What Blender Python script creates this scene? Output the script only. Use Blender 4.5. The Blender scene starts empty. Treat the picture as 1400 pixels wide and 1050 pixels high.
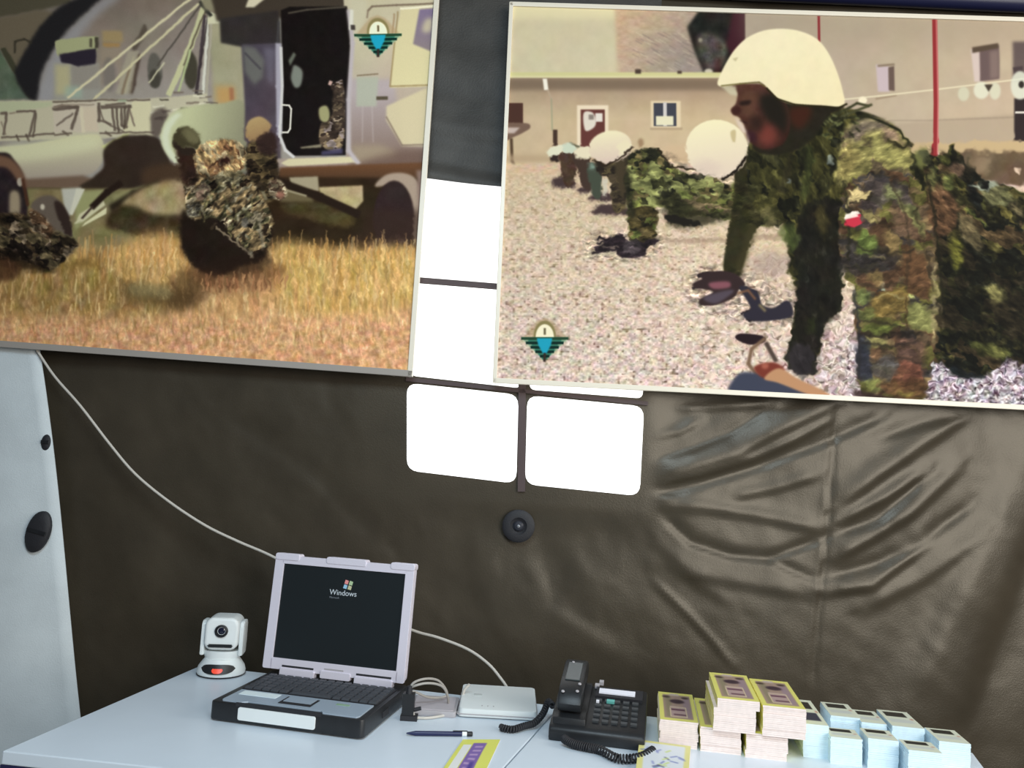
import bpy, bmesh, math, random
import numpy as np
from mathutils import Vector, Matrix, Euler
random.seed(4); np.random.seed(4)
scn = bpy.context.scene; COL = scn.collection

# ------------------------------------------------------------ camera
FPX = 1100.; TH = math.radians(5.6); RO = math.radians(3.27)
cF = Vector((0, math.cos(TH), math.sin(TH))); r0 = Vector((1, 0, 0)); u0 = Vector((0, -math.sin(TH), math.cos(TH)))
cR = math.cos(RO)*r0+math.sin(RO)*u0; cU = -math.sin(RO)*r0+math.cos(RO)*u0
CAM = Vector((0, 0, 1.28))
cd = bpy.data.cameras.new('camera'); cam = bpy.data.objects.new('camera', cd); COL.objects.link(cam)
cd.sensor_width = 36; cd.lens = 36*FPX/1400; cd.clip_start = .02; cd.clip_end = 60
cam.matrix_world = Matrix(((cR.x, cU.x, -cF.x, CAM.x), (cR.y, cU.y, -cF.y, CAM.y), (cR.z, cU.z, -cF.z, CAM.z), (0, 0, 0, 1)))
scn.camera = cam
# ------------------------------------------------------------ light and exposure
scn.view_settings.view_transform = 'Standard'; scn.view_settings.look = 'None'
scn.view_settings.gamma = 1; scn.view_settings.use_curve_mapping = False; scn.view_settings.exposure = 0.0
w = bpy.data.worlds.new('world'); scn.world = w; w.use_nodes = True
bg = w.node_tree.nodes['Background']; bg.inputs[0].default_value = (.90, .92, 1, 1); bg.inputs[1].default_value = .10
def area(name, loc, aim, sx, sy, power, col):
    l = bpy.data.lights.new(name, 'AREA'); l.shape = 'RECTANGLE'; l.size = sx; l.size_y = sy; l.energy = power; l.color = col
    o = bpy.data.objects.new(name, l); COL.objects.link(o); o.location = loc
    o.rotation_euler = (Vector(aim)-Vector(loc)).to_track_quat('-Z', 'Y').to_euler(); return o
area('daylight_from_entrance', (2.0, -1.3, 1.75), (0.25, 2, 1.7), 2.0, 1.7, 86, (1, .96, .88))
area('added_side_light', (2.9, .9, 2.3), (.4, 2.1, 1.1), 1.4, 1.3, 34, (1, .95, .88))  # added lamp at the right, gives grazing gloss on the wall folds
area('added_table_light', (-.1, .1, 2.5), (.15, 1.3, .75), 1.1, .6, 32, (.72, .89, 1))  # added bluish lamp above, brightens the front of the tables

# ------------------------------------------------------------ helpers
def ray(x, y): return cF+cR*((x-700)/FPX)-cU*((y-525)/FPX)
def onz(x, y, z=.75):
    d = ray(x, y); return CAM+d*((z-CAM.z)/d.z)
WK = math.tan(math.radians(2.5))
def onw(x, y, off=0.):                       # the rear wall plane, off metres nearer
    d = ray(x, y); return CAM+d*((2.12-off)/(d.y+WK*d.x))
WT = Vector((math.cos(math.radians(2.5)), -math.sin(math.radians(2.5)), 0)); WN = Vector((-WT.y*-1, -WT.x, 0)); WN = Vector((WT.y, -WT.x, 0))
def tag(o, label=None, cat=None, group=None, kind=None):
    if label: o['label'] = label
    if cat: o['category'] = cat
    if group: o['group'] = group
    if kind: o['kind'] = kind
    return o
def empty(name, loc=(0, 0, 0), rz=0):
    o = bpy.data.objects.new(name, None); COL.objects.link(o); o.location = loc; o.rotation_euler = (0, 0, rz); o.empty_display_size = .05; return o
def link(name, bm, mat, parent=None, smooth=False, bev=0., seg=2, auto=True):
    if bev: bmesh.ops.bevel(bm, geom=[e for e in bm.edges if len(e.link_faces) == 2 and e.calc_face_angle(0) > .6], offset=bev, segments=seg, affect='EDGES', profile=.6)
    me = bpy.data.meshes.new(name); bm.to_mesh(me); bm.free()
    mats = mat if isinstance(mat, (list, tuple)) else [mat]
    for m in mats: me.materials.append(m)
    if smooth:
        for p in me.polygons: p.use_smooth = True
        if auto:
            try: me.set_sharp_from_angle(angle=math.radians(38))
            except Exception: pass
    o = bpy.data.objects.new(name, me); COL.objects.link(o)
    if parent: o.parent = parent
    return o
def box(bm, x0, x1, y0, y1, z0, z1, M=None):
    v = [bm.verts.new(Vector(p)) for p in ((x0, y0, z0), (x1, y0, z0), (x1, y1, z0), (x0, y1, z0), (x0, y0, z1), (x1, y0, z1), (x1, y1, z1), (x0, y1, z1))]
    if M is not None:
        for q in v: q.co = M @ q.co
    fs = [bm.faces.new([v[i] for i in f]) for f in ((3, 2, 1, 0), (4, 5, 6, 7), (0, 1, 5, 4), (1, 2, 6, 5), (2, 3, 7, 6), (3, 0, 4, 7))]
    return v, fs
def bx(*a, M=None):
    bm = bmesh.new(); box(bm, *a, M=M); return bm
def prism(pts, z0, z1, M=None, bm=None):
    bm = bm or bmesh.new()
    a = [bm.verts.new(Vector((p[0], p[1], z0))) for p in pts]; b = [bm.verts.new(Vector((p[0], p[1], z1))) for p in pts]
    bm.faces.new(a[::-1]); bm.faces.new(b); n = len(pts)
    for i in range(n): bm.faces.new([a[i], a[(i+1) % n], b[(i+1) % n], b[i]])
    if M is not None:
        for q in a+b: q.co = M @ q.co
    bmesh.ops.recalc_face_normals(bm, faces=bm.faces); return bm
def rrect(x0, x1, y0, y1, r, n=5):
    o = []
    for cx, cy, a in ((x1-r, y1-r, 0), (x0+r, y1-r, 90), (x0+r, y0+r, 180), (x1-r, y0+r, 270)):
        for i in range(n+1):
            t = math.radians(a+90*i/n); o.append((cx+r*math.cos(t), cy+r*math.sin(t)))
    return o
def lathe(prof, n=32, M=None, sx=1, sy=1, bm=None):
    bm = bm or bmesh.new(); rings = []
    for r, z in prof:
        if r < 1e-6: rings.append([bm.verts.new((0, 0, z))])
        else: rings.append([bm.verts.new((r*sx*math.cos(2*math.pi*i/n), r*sy*math.sin(2*math.pi*i/n), z)) for i in range(n)])
    for a, b in zip(rings, rings[1:]):
        for i in range(n):
            j = (i+1) % n
            if len(a) == 1: bm.faces.new([a[0], b[i], b[j]][::-1])
            elif len(b) == 1: bm.faces.new([a[i], a[j], b[0]])
            else: bm.faces.new([a[i], a[j], b[j], b[i]])
    if M is not None:
        for v in {v for r in rings for v in r}: v.co = M @ v.co
    bmesh.ops.recalc_face_normals(bm, faces=bm.faces); return bm
def tube(pts, r, n=8, sub=4, bm=None, closed=False):
    bm = bm or bmesh.new(); P = [Vector(p) for p in pts]; Q = []
    if sub > 1:
        N = len(P)
        for i in range(N-1):
            a = P[max(i-1, 0)]; b = P[i]; c = P[i+1]; d = P[min(i+2, N-1)]
            for k in range(sub):
                t = k/sub; Q.append(.5*((2*b)+(c-a)*t+(2*a-5*b+4*c-d)*t*t+(3*b-a-3*c+d)*t**3))
        Q.append(P[-1])
    else: Q = P
    up = Vector((0, 0, 1)); prev = None; rings = []
    for i, q in enumerate(Q):
        t = (Q[min(i+1, len(Q)-1)]-Q[max(i-1, 0)]).normalized()
        if prev is None:
            s = t.cross(up)
            if s.length < .1: s = t.cross(Vector((1, 0, 0)))
        else: s = prev-t*prev.dot(t)
        s.normalize(); prev = s; u = s.cross(t)
        rr = r[i] if isinstance(r, list) else r
        rings.append([bm.verts.new(q+(s*math.cos(2*math.pi*k/n)+u*math.sin(2*math.pi*k/n))*rr) for k in range(n)])
    for a, b in zip(rings, rings[1:]):
        for k in range(n): bm.faces.new([a[k], a[(k+1) % n], b[(k+1) % n], b[k]])
    bm.faces.new(rings[0][::-1]); bm.faces.new(rings[-1])
    bmesh.ops.recalc_face_normals(bm, faces=bm.faces); return bm
def lin(c): return tuple(x/12.92 if x <= .04045 else ((x+.055)/1.055)**2.4 for x in c)
def rgb(r, g, b): return lin((r/255, g/255, b/255))
def mat(name, col, rough=.5, metal=0., noise=.0, nscale=30., bump=0., bscale=200., spec=.5, emit=None, es=1., coat=0.):
    m = bpy.data.materials.new(name); m.use_nodes = True; nt = m.node_tree; N = nt.nodes; b = N['Principled BSDF']
    b.inputs['Roughness'].default_value = rough; b.inputs['Metallic'].default_value = metal; b.inputs['Specular IOR Level'].default_value = spec
    b.inputs['Coat Weight'].default_value = coat
    b.inputs['Base Color'].default_value = (*col, 1)
    tc = N.new('ShaderNodeTexCoord')
    if noise:
        n = N.new('ShaderNodeTexNoise'); n.inputs['Scale'].default_value = nscale; n.inputs['Detail'].default_value = 5; nt.links.new(tc.outputs['Object'], n.inputs['Vector'])
        r = N.new('ShaderNodeValToRGB'); r.color_ramp.elements[0].position = .3; r.color_ramp.elements[1].position = .7
        r.color_ramp.elements[0].color = (*[c*(1-noise) for c in col], 1); r.color_ramp.elements[1].color = (*[min(1, c*(1+noise)) for c in col], 1)
        nt.links.new(n.outputs['Fac'], r.inputs[0]); nt.links.new(r.outputs[0], b.inputs['Base Color'])
    if bump:
        n = N.new('ShaderNodeTexNoise'); n.inputs['Scale'].default_value = bscale; n.inputs['Detail'].default_value = 4; nt.links.new(tc.outputs['Object'], n.inputs['Vector'])
        u = N.new('ShaderNodeBump'); u.inputs['Strength'].default_value = bump; u.inputs['Distance'].default_value = .002
        nt.links.new(n.outputs['Fac'], u.inputs['Height']); nt.links.new(u.outputs[0], b.inputs['Normal'])
    if emit: b.inputs['Emission Color'].default_value = (*emit, 1); b.inputs['Emission Strength'].default_value = es
    return m
def print_mat(name, arr, rough=.45, spec=.3):     # a print made in this script: arr is h x w x 3, sRGB, top row first
    h, wd, _ = arr.shape; im = bpy.data.images.new(name, wd, h)
    px = np.ones((h, wd, 4), np.float32); px[..., :3] = np.clip(arr, 0, 1)[::-1]; im.pixels.foreach_set(px.ravel()); im.update(); im.pack()
    m = mat(name, (.5, .5, .5), rough, spec=spec); nt = m.node_tree; t = nt.nodes.new('ShaderNodeTexImage'); t.image = im; t.extension = 'EXTEND'
    nt.links.new(t.outputs[0], nt.nodes['Principled BSDF'].inputs['Base Color']); return m
def uvquad(bm, corners, mi=0):                  # corners BL BR TR TL, full 0..1 print
    uv = bm.loops.layers.uv.verify(); vs = [bm.verts.new(c) for c in corners]; f = bm.faces.new(vs); f.material_index = mi
    for l, u in zip(f.loops, ((0, 0), (1, 0), (1, 1), (0, 1))): l[uv].uv = u
    return f
# ------------------------------------------------------------ print painter
def hx(c):
    return np.array([int(c[i:i+2], 16) for i in (0, 2, 4)], float)/255
def pts_(s):
    if not isinstance(s, str): return np.array(s, float)
    return np.array([[float(v) for v in p.split(',')] for p in s.split()])
def smooth(p, n=6):
    a, b, c, d = np.roll(p, 1, 0), p, np.roll(p, -1, 0), np.roll(p, -2, 0)
    out = []
    for i in range(n):
        t = i/n
        out.append(.5*((2*b)+(-a+c)*t+(2*a-5*b+4*c-d)*t*t+(-a+3*b-3*c+d)*t**3))
    return np.stack(out, 1).reshape(-1, 2)
_LAT = {}
def vn(X, Y, sx, sy, seed):
    if seed not in _LAT: _LAT[seed] = np.random.RandomState(seed).rand(128, 128)
    L = _LAT[seed]; x = X/sx+seed*3.7; y = Y/sy+seed*1.3
    xi = np.floor(x).astype(int); yi = np.floor(y).astype(int)
    fx = x-xi; fy = y-yi; fx = fx*fx*(3-2*fx); fy = fy*fy*(3-2*fy)
    g = lambda i, j: L[(yi+j) & 127, (xi+i) & 127]
    return (g(0, 0)*(1-fx)+g(1, 0)*fx)*(1-fy)+(g(0, 1)*(1-fx)+g(1, 1)*fx)*fy
def fbm(X, Y, sx, sy, seed, o=3):
    s = 0; a = 1; t = 0
    for k in range(o):
        s = s+a*vn(X, Y, sx/2**k, sy/2**k, seed+k); t += a; a *= .55
    return s/t
def gauss(m, s):
    r = max(1, int(s*2.5)); k = np.exp(-.5*(np.arange(-r, r+1)/s)**2); k /= k.sum()
    for ax in (0, 1):
        pw = [(0, 0)]*m.ndim; pw[ax] = (r, r)
        q = np.pad(m, pw, mode='edge'); o = np.zeros_like(m); n = m.shape[ax]
        for i, w in enumerate(k):
            sl = [slice(None)]*m.ndim; sl[ax] = slice(i, i+n); o += w*q[tuple(sl)]
        m = o
    return m
class Canvas:
    def __init__(s, x0, y0, x1, y1, S=1.5):
        s.x0, s.y0, s.S = x0, y0, S; s.w = int((x1-x0)*S); s.h = int((y1-y0)*S)
        s.im = np.zeros((s.h, s.w, 3))
    def XY(s, a, b, c, d):
        return np.meshgrid(s.x0+(np.arange(a, b)+.5)/s.S, s.y0+(np.arange(c, d)+.5)/s.S)
    def put(s, m, col, a, c, al):
        h, w = m.shape; m = (m*al)[..., None]
        if callable(col):
            X, Y = s.XY(a, a+w, c, c+h); col = col(X, Y)
        elif isinstance(col, str): col = hx(col)
        r = s.im[c:c+h, a:a+w]; r[:] = r*(1-m)+col*m
    def P(s, p, col, bl=.5, al=1., sm=0):
        p = pts_(p)
        if sm: p = smooth(p)
        q = (p-[s.x0, s.y0])*s.S; bs = bl*s.S; pad = int(bs*3)+2
        a = max(0, int(q[:, 0].min())-pad); b = min(s.w, int(q[:, 0].max())+pad+1)
        c = max(0, int(q[:, 1].min())-pad); d = min(s.h, int(q[:, 1].max())+pad+1)
        if b <= a or d <= c: return
        acc = np.zeros((d-c, b-a)); W = b-a
        for sub in (.25, .75):
            for j in range(d-c):
                y = c+j+sub; y1 = q[:, 1]; y2 = np.roll(y1, -1); x1 = q[:, 0]; x2 = np.roll(x1, -1)
                k = (y1 <= y) != (y2 <= y)
                if not k.any(): continue
                xs = np.sort(x1[k]+(y-y1[k])/(y2[k]-y1[k])*(x2[k]-x1[k]))-a
                for e in range(0, len(xs)-1, 2):
                    l, r = max(0, xs[e]), min(W, xs[e+1])
                    if r <= l: continue
                    i, n = int(l), int(min(r, W-1e-6))
                    if i == n: acc[j, i] += .5*(r-l)
                    else:
                        acc[j, i] += .5*(i+1-l); acc[j, n] += .5*(r-n); acc[j, i+1:n] += .5
        if bs > .3: acc = gauss(acc, bs)
        s.put(acc, col, a, c, al)
    def B(s, p, col, bl=3, al=1.): s.P(p, col, bl, al, 1)
    def L(s, p, w, col, bl=.5, al=1.):
        p = pts_(p)
        for i in range(len(p)-1):
            d = p[i+1]-p[i]; n = np.array([-d[1], d[0]])/(np.hypot(*d)+1e-9)*w/2
            e = d/(np.hypot(*d)+1e-9)*w*.25
            s.P([p[i]+n-e, p[i+1]+n+e, p[i+1]-n+e, p[i]-n-e], col, bl, al)
    def E(s, x, y, rx, ry, col, bl=.6, al=1., rot=0):
        t = np.linspace(0, 2*math.pi, 28, endpoint=False); r = math.radians(rot)
        u = rx*np.cos(t); v = ry*np.sin(t)
        s.P(np.stack([x+u*math.cos(r)-v*math.sin(r), y+u*math.sin(r)+v*math.cos(r)], 1), col, bl, al)
    def R(s, x0, y0, x1, y1, col, bl=.5, al=1., sk=0):
        s.P([[x0, y0], [x1, y0], [x1-sk, y1], [x0-sk, y1]], col, bl, al)
def _warp(c, x0, y0, x1, y1, amp, sc, seed, soft=6):
    a, b = int(max(0, (x0-c.x0)*c.S)), int(min(c.w, (x1-c.x0)*c.S)); d, e = int(max(0, (y0-c.y0)*c.S)), int(min(c.h, (y1-c.y0)*c.S))
    X, Y = c.XY(a, b, d, e); m = np.clip(np.minimum(np.minimum(X-x0, x1-X), np.minimum(Y-y0, y1-Y))/soft, 0, 1)*amp*2
    dx = (fbm(X, Y, sc, sc, seed, 2)-.5)*m; dy = (fbm(X, Y, sc, sc, seed+9, 2)-.5)*m
    i = np.clip(((X+dx-c.x0)*c.S-.5), 0, c.w-1.01); j = np.clip(((Y+dy-c.y0)*c.S-.5), 0, c.h-1.01); p, q = i.astype(int), j.astype(int); f = (i-p)[..., None]; g = (j-q)[..., None]
    c.im[d:e, a:b] = (c.im[q, p]*(1-f)+c.im[q, p+1]*f)*(1-g)+(c.im[q+1, p]*(1-f)+c.im[q+1, p+1]*f)*g
def rumple(c, p, seed, sc=5, amp=.5, dark=0., ang=0., bl=2.5):
    # creases: multiplies the print inside a region by a fine light and dark grain
    ca, sa = math.cos(math.radians(ang)), math.sin(math.radians(ang))
    def f(X, Y):
        i = np.clip(((X-c.x0)*c.S).astype(int), 0, c.w-1); j = np.clip(((Y-c.y0)*c.S).astype(int), 0, c.h-1); b = c.im[j, i]
        u = X*ca+Y*sa; v = -X*sa+Y*ca; n = (fbm(u, v, sc*2.2, sc, seed, 3)-.5)*2
        return np.clip(b*(1-dark)*(1+amp*n)[..., None]+np.clip(n-.35, 0, 1)[..., None]*.12, 0, 1)
    c.P(p, f, bl, 1, 1)
def G(x0, y0, c0, x1, y1, c1):
    a, b = hx(c0), hx(c1); dx, dy = x1-x0, y1-y0; n = dx*dx+dy*dy
    def f(X, Y):
        t = np.clip(((X-x0)*dx+(Y-y0)*dy)/n, 0, 1)[..., None]; return a*(1-t)+b*t
    return f
def camo(pal, sc, seed, ang=0., sq=1.6, shade=.35):
    cs = [hx(c) for c in pal]; ca, sa = math.cos(math.radians(ang)), math.sin(math.radians(ang))
    def f(X, Y):
        u = (X*ca+Y*sa)/sq; v = (-X*sa+Y*ca)
        o = np.zeros(X.shape+(3,))+cs[0]
        for k, c in enumerate(cs[1:]):
            n = fbm(u, v, sc, sc, seed+11*k, 3); m = np.clip((n-.52)*12, 0, 1)[..., None]
            o = o*(1-m)+c*m
        sh = 1+shade*(fbm(u*1.3+v*.6, v, sc*.8, sc*.5, seed+77, 2)-.5)*2
        return o*sh[..., None]
    return f
def mot(base, amp, sx, sy, seed, tint=.3):
    def f(X, Y):
        b = base(X, Y) if callable(base) else hx(base)
        n = (fbm(X, Y, sx, sy, seed, 3)-.5)*2*amp
        m = np.stack([(vn(X, Y, sx*1.5, sy*1.5, seed+20+k)-.5)*2*amp*tint for k in range(3)], -1)
        return np.clip(b+n[..., None]+m, 0, 1)
    return f
def emblem(c, x, y, w, h, dome='f2e6c8'):
    hw = w/2
    c.P([[x-hw*.95, y+1], [x-hw*.3, y-h*.46], [x, y-h*.54], [x+hw*.3, y-h*.46], [x+hw*.95, y+1]], 'b0946e', 1.2, .55)
    c.E(x, y-h*.04, hw*.47, h*.42, '8c8056', .8); c.E(x, y, hw*.39, h*.36, dome)
    c.R(x-1.4, y-h*.25, x+1.4, y-h*.07, '5c5238', .6, .9)
    c.P([[x-hw, y], [x+hw, y], [x+hw*.05, y+h*.62], [x-hw*.05, y+h*.62]], '3f7a66', .6)
    for k in range(5):
        t = k/5; ww = hw*(1-t)
        c.R(x-ww, y+h*.6*t-.4, x+ww, y+h*.6*t+h*.07, '0e3029' if k else '2c4a34', .4)
        c.R(x-ww*.98, y+h*.6*t+h*.07, x-ww*.7, y+h*.6*t+h*.12, 'b5b89a', .7, .7); c.R(x+ww*.7, y+h*.6*t+h*.07, x+ww*.95, y+h*.6*t+h*.12, 'a9b896', .7, .7)
    c.P([[x-hw*.34, y+1], [x+hw*.32, y+1], [x+hw*.26, y+h*.2], [x+hw*.08, y+h*.44], [x-hw*.08, y+h*.44], [x-hw*.28, y+h*.2]], '26a0b8', .8)
    c.R(x-1.8, y+h*.42, x+1.8, y+h*.66, '3c302a', .7)
def paint_left():
    c = Canvas(-190, -90, 625, 535); P, B, L, E, R = c.P, c.B, c.L, c.E, c.R
    # fuselage
    R(-190, -90, 640, 260, mot(G(0, 0, '7d7268', 60, 200, '9a938a'), .04, 26, 26, 3))
    B('50,150 70,90 110,40 160,0 230,-30 330,-30 330,60 330,150', mot(G(150, 0, '86786a', 180, 150, 'a39a90'), .03, 20, 20, 5), 3)
    B('48,140 62,95 84,58 116,24 150,-5 175,-10 140,20 112,52 88,90 72,145', 'a3a0a2', 5, .8)
    P('-190,-90 100,-90 100,5 55,16 0,27 -190,60', '5c5646', 2); P('-190,60 0,27 60,14 80,20 48,64 22,106 0,70 -190,100', '756a58', 2)
    P('-190,80 0,72 42,140 -190,150', mot('68725f', .05, 12, 12, 6), 1.5); P('0,70 8,68 46,138 38,139', '4c4a3a', 1)
    B('96,4 150,-12 118,20 92,46 70,78 56,106 50,140 38,138 20,106 36,72 60,34', '2c2a2b', 2.2)
    L('20,76 22,60 34,56 44,62', 3, '3f3a30', .8, .8)
    P('-190,-90 330,-90 260,-12 150,-14', '4a4238', 4, .7)
    # window box left
    R(74, 90, 137, 142, 'a29d92', 1.5); R(76, 92, 96, 134, 'c0b68c', 3, .8); R(98, 92, 137, 126, '9b9388', 2); R(88, 122, 112, 138, 'a3b2a0', 3, .8)
    P('76,60 100,57 100,70 134,66 135,72 80,80', 'b5b38c', 1); P('77,58 118,52 137,52 135,70 80,78', 'aeae86', 1)
    P('82,78 134,68 132,90 108,94 84,88', '37303a', 1.2); R(124, 55, 128, 67, '4a4238', .8, .7); R(132, 53, 137, 68, '3c342e', 1, .8)
    R(142, 44, 170, 60, 'ab9468', 2, .8); R(142, 61, 166, 67, 'b08b55', 1.5, .8); R(138, 68, 168, 120, 'a1907c', 3, .7)
    R(142, 90, 162, 128, '9f8f8c', 3, .6)
    # ovals
    E(212, 99, 10, 25, '6c675e', 1.2); E(212, 110, 8, 13, '4a453c', 1.5, .8); E(261, 98, 10, 27, '4f4a3d', 1.4)
    E(150, 105, 9, 24, '7c756c', 2, .7)
    B('200,35 205,45 196,58 186,72 182,66 192,50', '5a4f44', 1.4, .8); L('192,78 182,118 178,130', 6, '594a41', 1.4); L('184,80 170,130', 3, 'b0a588', 1)
    P('176,72 192,72 178,132 158,132', 'b7ad94', 1.5, .6); L('178,96 166,132', 3, '8d7b66', 1)
    # right column of body
    R(290, 22, 334, 152, mot('a8a084', .03, 20, 20, 9), 2); R(294, 120, 319, 146, 'c39a62', 4, .85); R(312, 122, 318, 140, '9a5f48', 1.5, .6)
    # struts
    for p, w, k in [('268,-4 92,138', 3.6, 'd8cdaa'), ('284,-2 128,140', 3.8, 'd0c6a2'), ('280,6 216,92', 2.4, '5f574f'), ('226,88 204,116', 2.2, 'cfc7a8'),
                    ('283,12 262,66 230,132', 8, 'c9c59c'), ('284,22 268,130', 4, '514648'), ('288,26 276,138', 4, 'd8d4c4'),
                    ('286,16 278,30 252,92', 2, '625648'), ('293,30 280,138', 3, 'b3aa96'), ('262,70 244,128', 3, 'b8bf90'), ('289,20 266,132', 1.8, '413838')]:
        L(p, w, k, .8)
    P('288,16 312,22 310,32 288,34', 'd5cfb0', 1); L('278,2 292,22', 5, '3c3a34', 1); P('268,-40 330,-40 306,18 284,14', '968e74', 2)
    # rack
    P('-190,150 52,142 206,138 282,130 284,150 216,190 -190,206', 'c5bca2', 1)
    P('130,140 205,140 205,186 172,188 132,186', 'cac1a8', .8); P('180,142 205,142 204,186 165,187', 'd4cba9', .8)
    P('72,146 132,142 132,184 72,186', 'c9bca8', .8); R(110, 150, 132, 184, 'd0c0a8', 1.5)
    P('-190,146 40,143 72,144 70,150 0,160 -190,165', 'b9bc9a', 1.5, .8)
    for p, w in [('0,160 8,160 3,190', 3.2), ('-40,162 -10,160 -16,190', 3), ('22,158 47,157 39,190', 3), ('72,154 106,151 103,160 96,181', 4.2), ('74,152 84,149 104,151', 4), ('76,176 98,160', 2.2),
                 ('72,144 130,141 204,140', 2.4), ('135,146 134,170', 4), ('138,151 178,149', 4.6), ('144,148 170,145', 3), ('152,151 155,182', 3.6), ('165,152 165,176 172,178', 3.4), ('176,148 170,176', 4),
                 ('134,168 150,174', 2.4), ('72,189 96,187', 2.4), ('134,186 208,184', 2.4), ('0,194 38,191 72,187', 2.6)]:
        L(p, w, '6b5d52', .8, .9)
    for p, w, k in [('73,152 84,148 128,147', 2, '9c8c7a'), ('110,152 112,184', 5, 'd8ccb0'), ('134,150 140,168 150,176 168,184', 2, '6b5d52'), ('158,152 160,184', 3, '594c42'), ('170,150 168,180', 3, '594c42'), ('176,154 182,176', 2.5, '7a6a5e'), ('12,160 20,159', 2, '8a7a6a'), ('0,172 6,190', 2, '8a7a6a'), ('48,160 44,192', 2.5, '5e5046'), ('20,190 24,198', 3, '5e5046'), ('34,189 38,198', 3, '5e5046'), ('84,184 92,190', 3, '6a5c50'), ('142,184 150,190', 3, '6a5c50')]: L(p, w, k, .8, .85)
    R(160, 140, 172, 143, 'a9b296', 1, .9)
    for i in range(26):
        r = np.random.RandomState(i); x, y = 204+r.rand()*76, 0; y = 132+r.rand()*34-(x-204)*.1+8*(x < 230)
        L([[x, y], [x+6+r.rand()*12, y-2+r.rand()*3]], 2.2, ['5c5048', 'e2dac2', '7a6c5e', '4c443a'][i % 4], .8, .85)
    B('205,160 222,150 228,166 215,190 206,188', '5a4d48', 2, .8)
    # tank and nacelle
    B('-190,212 0,206 70,196 125,188 139,200 138,222 124,240 100,246 40,252 -190,262', G(40, 192, 'd6d0a8', 46, 258, 'a3958a'), 1.2)
    B('0,205 70,197 125,192 130,206 60,222 0,226', 'd8d5b0', 5, .7)
    P('-190,262 30,250 110,244 126,250 120,262 -190,272', '76604f', 2, .95)
    P('136,204 166,188 175,186 166,198 142,210', 'cdcc92', 1)
    B('140,207 166,190 208,190 222,208 232,228 258,234 262,262 112,264 124,246 138,232', mot('3d3128', .02, 16, 16, 4), 1.6)
    B('196,232 258,228 258,258 196,258', '54402f', 4, .8)
    B('216,192 222,172 236,156 258,148 300,144 332,146 336,238 272,240 238,226 224,214', G(250, 180, 'c5c49c', 334, 200, '8f8a72'), 1.4)
    B('218,190 224,172 238,158 246,160 232,176 228,200 240,224 236,226 222,210', 'd9dac0', 2, .9)
    # dark structure above door
    P('284,-60 640,-60 640,4 480,4 460,20 300,30', '4a4036', 2); P('345,-2 372,-6 352,10 340,10', 'd8ccb0', 1.2)
    P('304,26 385,14 385,62 335,66 304,60', mot('3b3533', .02, 14, 14, 7), 1.6)
    P('332,62 382,60 384,236 346,238 332,190', mot(G(340, 60, '524a52', 382, 220, '5c4f55'), .03, 20, 20, 8), 1.5)
    P('334,64 350,66 362,84 358,108 346,118 334,100', '77766e', 2.5, .8); L('336,74 356,96', 3, '4a444a', 1, .7)
    P('362,66 378,68 372,120 364,110', '7d7682', 3, .6)
    # fuselage right of door
    P('474,-60 640,-60 640,262 380,250 380,222 474,220', mot(G(480, 60, 'c4b89c', 500, 240, 'a08c86'), .02, 26, 26, 12), 1)
    P('476,110 540,112 555,205 585,210 585,246 480,240', G(500, 130, 'b0a2a2', 510, 240, '7b6658'), 3, .9)
    P('480,204 520,204 545,214 540,226 486,230', 'a2917a', 4, .8); P('550,212 590,212 590,256 470,250 500,226', '705a50', 5, .8)
    P('483,-10 505,0 503,20 482,60', 'c6bda2', 2)
    # door
    P('388,14 400,9 478,8 480,40 474,218 402,218 390,208 382,190', mot('1d1715', .015, 10, 10, 14), 1)
    B('402,90 412,98 410,118 402,122 396,110 398,98', '83857a', 1.5); P('394,84 402,72 405,76 396,92', '6d6f62', 1.2)
    B('436,152 446,148 451,158 449,172 438,168', 'a09a72', 1.3); B('452,122 462,114 470,120 470,205 440,205 438,176 450,168 462,140', camo(['594a3c', '8d7a60', '9f8e86', '3c3029'], 9, 31), 1)
    P('450,112 455,114 452,120 448,118', 'c9a79a', .8); B('456,128 470,124 470,170 458,180', camo(['6c5d4a', 'a3917c', '44382f'], 7, 33), 1.5, .9)
    P('410,206 440,202 440,207 412,208', 'a59a80', 1, .8); P('440,212 470,208 470,216 440,218', '5a5470', 1.5, .8)
    L('398,18 424,13 476,9', 2.2, '6b6254', 1, .9); L('384,30 380,66', 3, '4d4949', 1)
    L('382,62 379,120 381,186', 8, 'aaa3ab', 1.2); L('385,66 382,190 390,210 402,220', 4.2, 'cfc9c4', .8)
    L('384,146 394,147 397,152 396,180 393,185 385,185', 2.6, 'd9d2c4', .5)
    P('384,228 395,222 486,220 492,228 394,233', 'cfc3a0', 1); L('480,14 482,60 477,140 478,212 492,230', 6, 'b9aeae', 1.5)
    L('484,14 481,40', 5, 'd8d2c2', 1); R(481, 34, 487, 41, '3f3632', .8, .9)
    # panels and panes at right
    L('506,14 512,8 545,6 640,2', 2.4, '7c6b5a', .8); L('506,14 504,24', 2, '8d7b69', .8)
    P('550,11 640,4 640,122 535,124 540,60', G(550, 20, 'd0c39c', 560, 120, 'd2c69c'), 1); L('550,11 640,5', 3, 'e6dcc0', .6); L('546,15 541,60 535,122 640,120', 1.8, '9b8560', .8)
    P('576,12 640,8 640,76 590,72 567,62', G(580, 10, '83748c', 585, 70, '8d7f80'), 1.2); B('584,28 594,26 592,44 580,44', 'c9bd9c', 3, .8)
    L('541,18 537,54', 2, '9a7d5e', .8, .8)
    P('488,108 519,108 516,150 488,150', 'aeb09c', 1.5, .8); L('489,106 518,104', 1.8, '84745e', .7); R(516, 136, 532, 141, '5d5342', .8)
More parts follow.
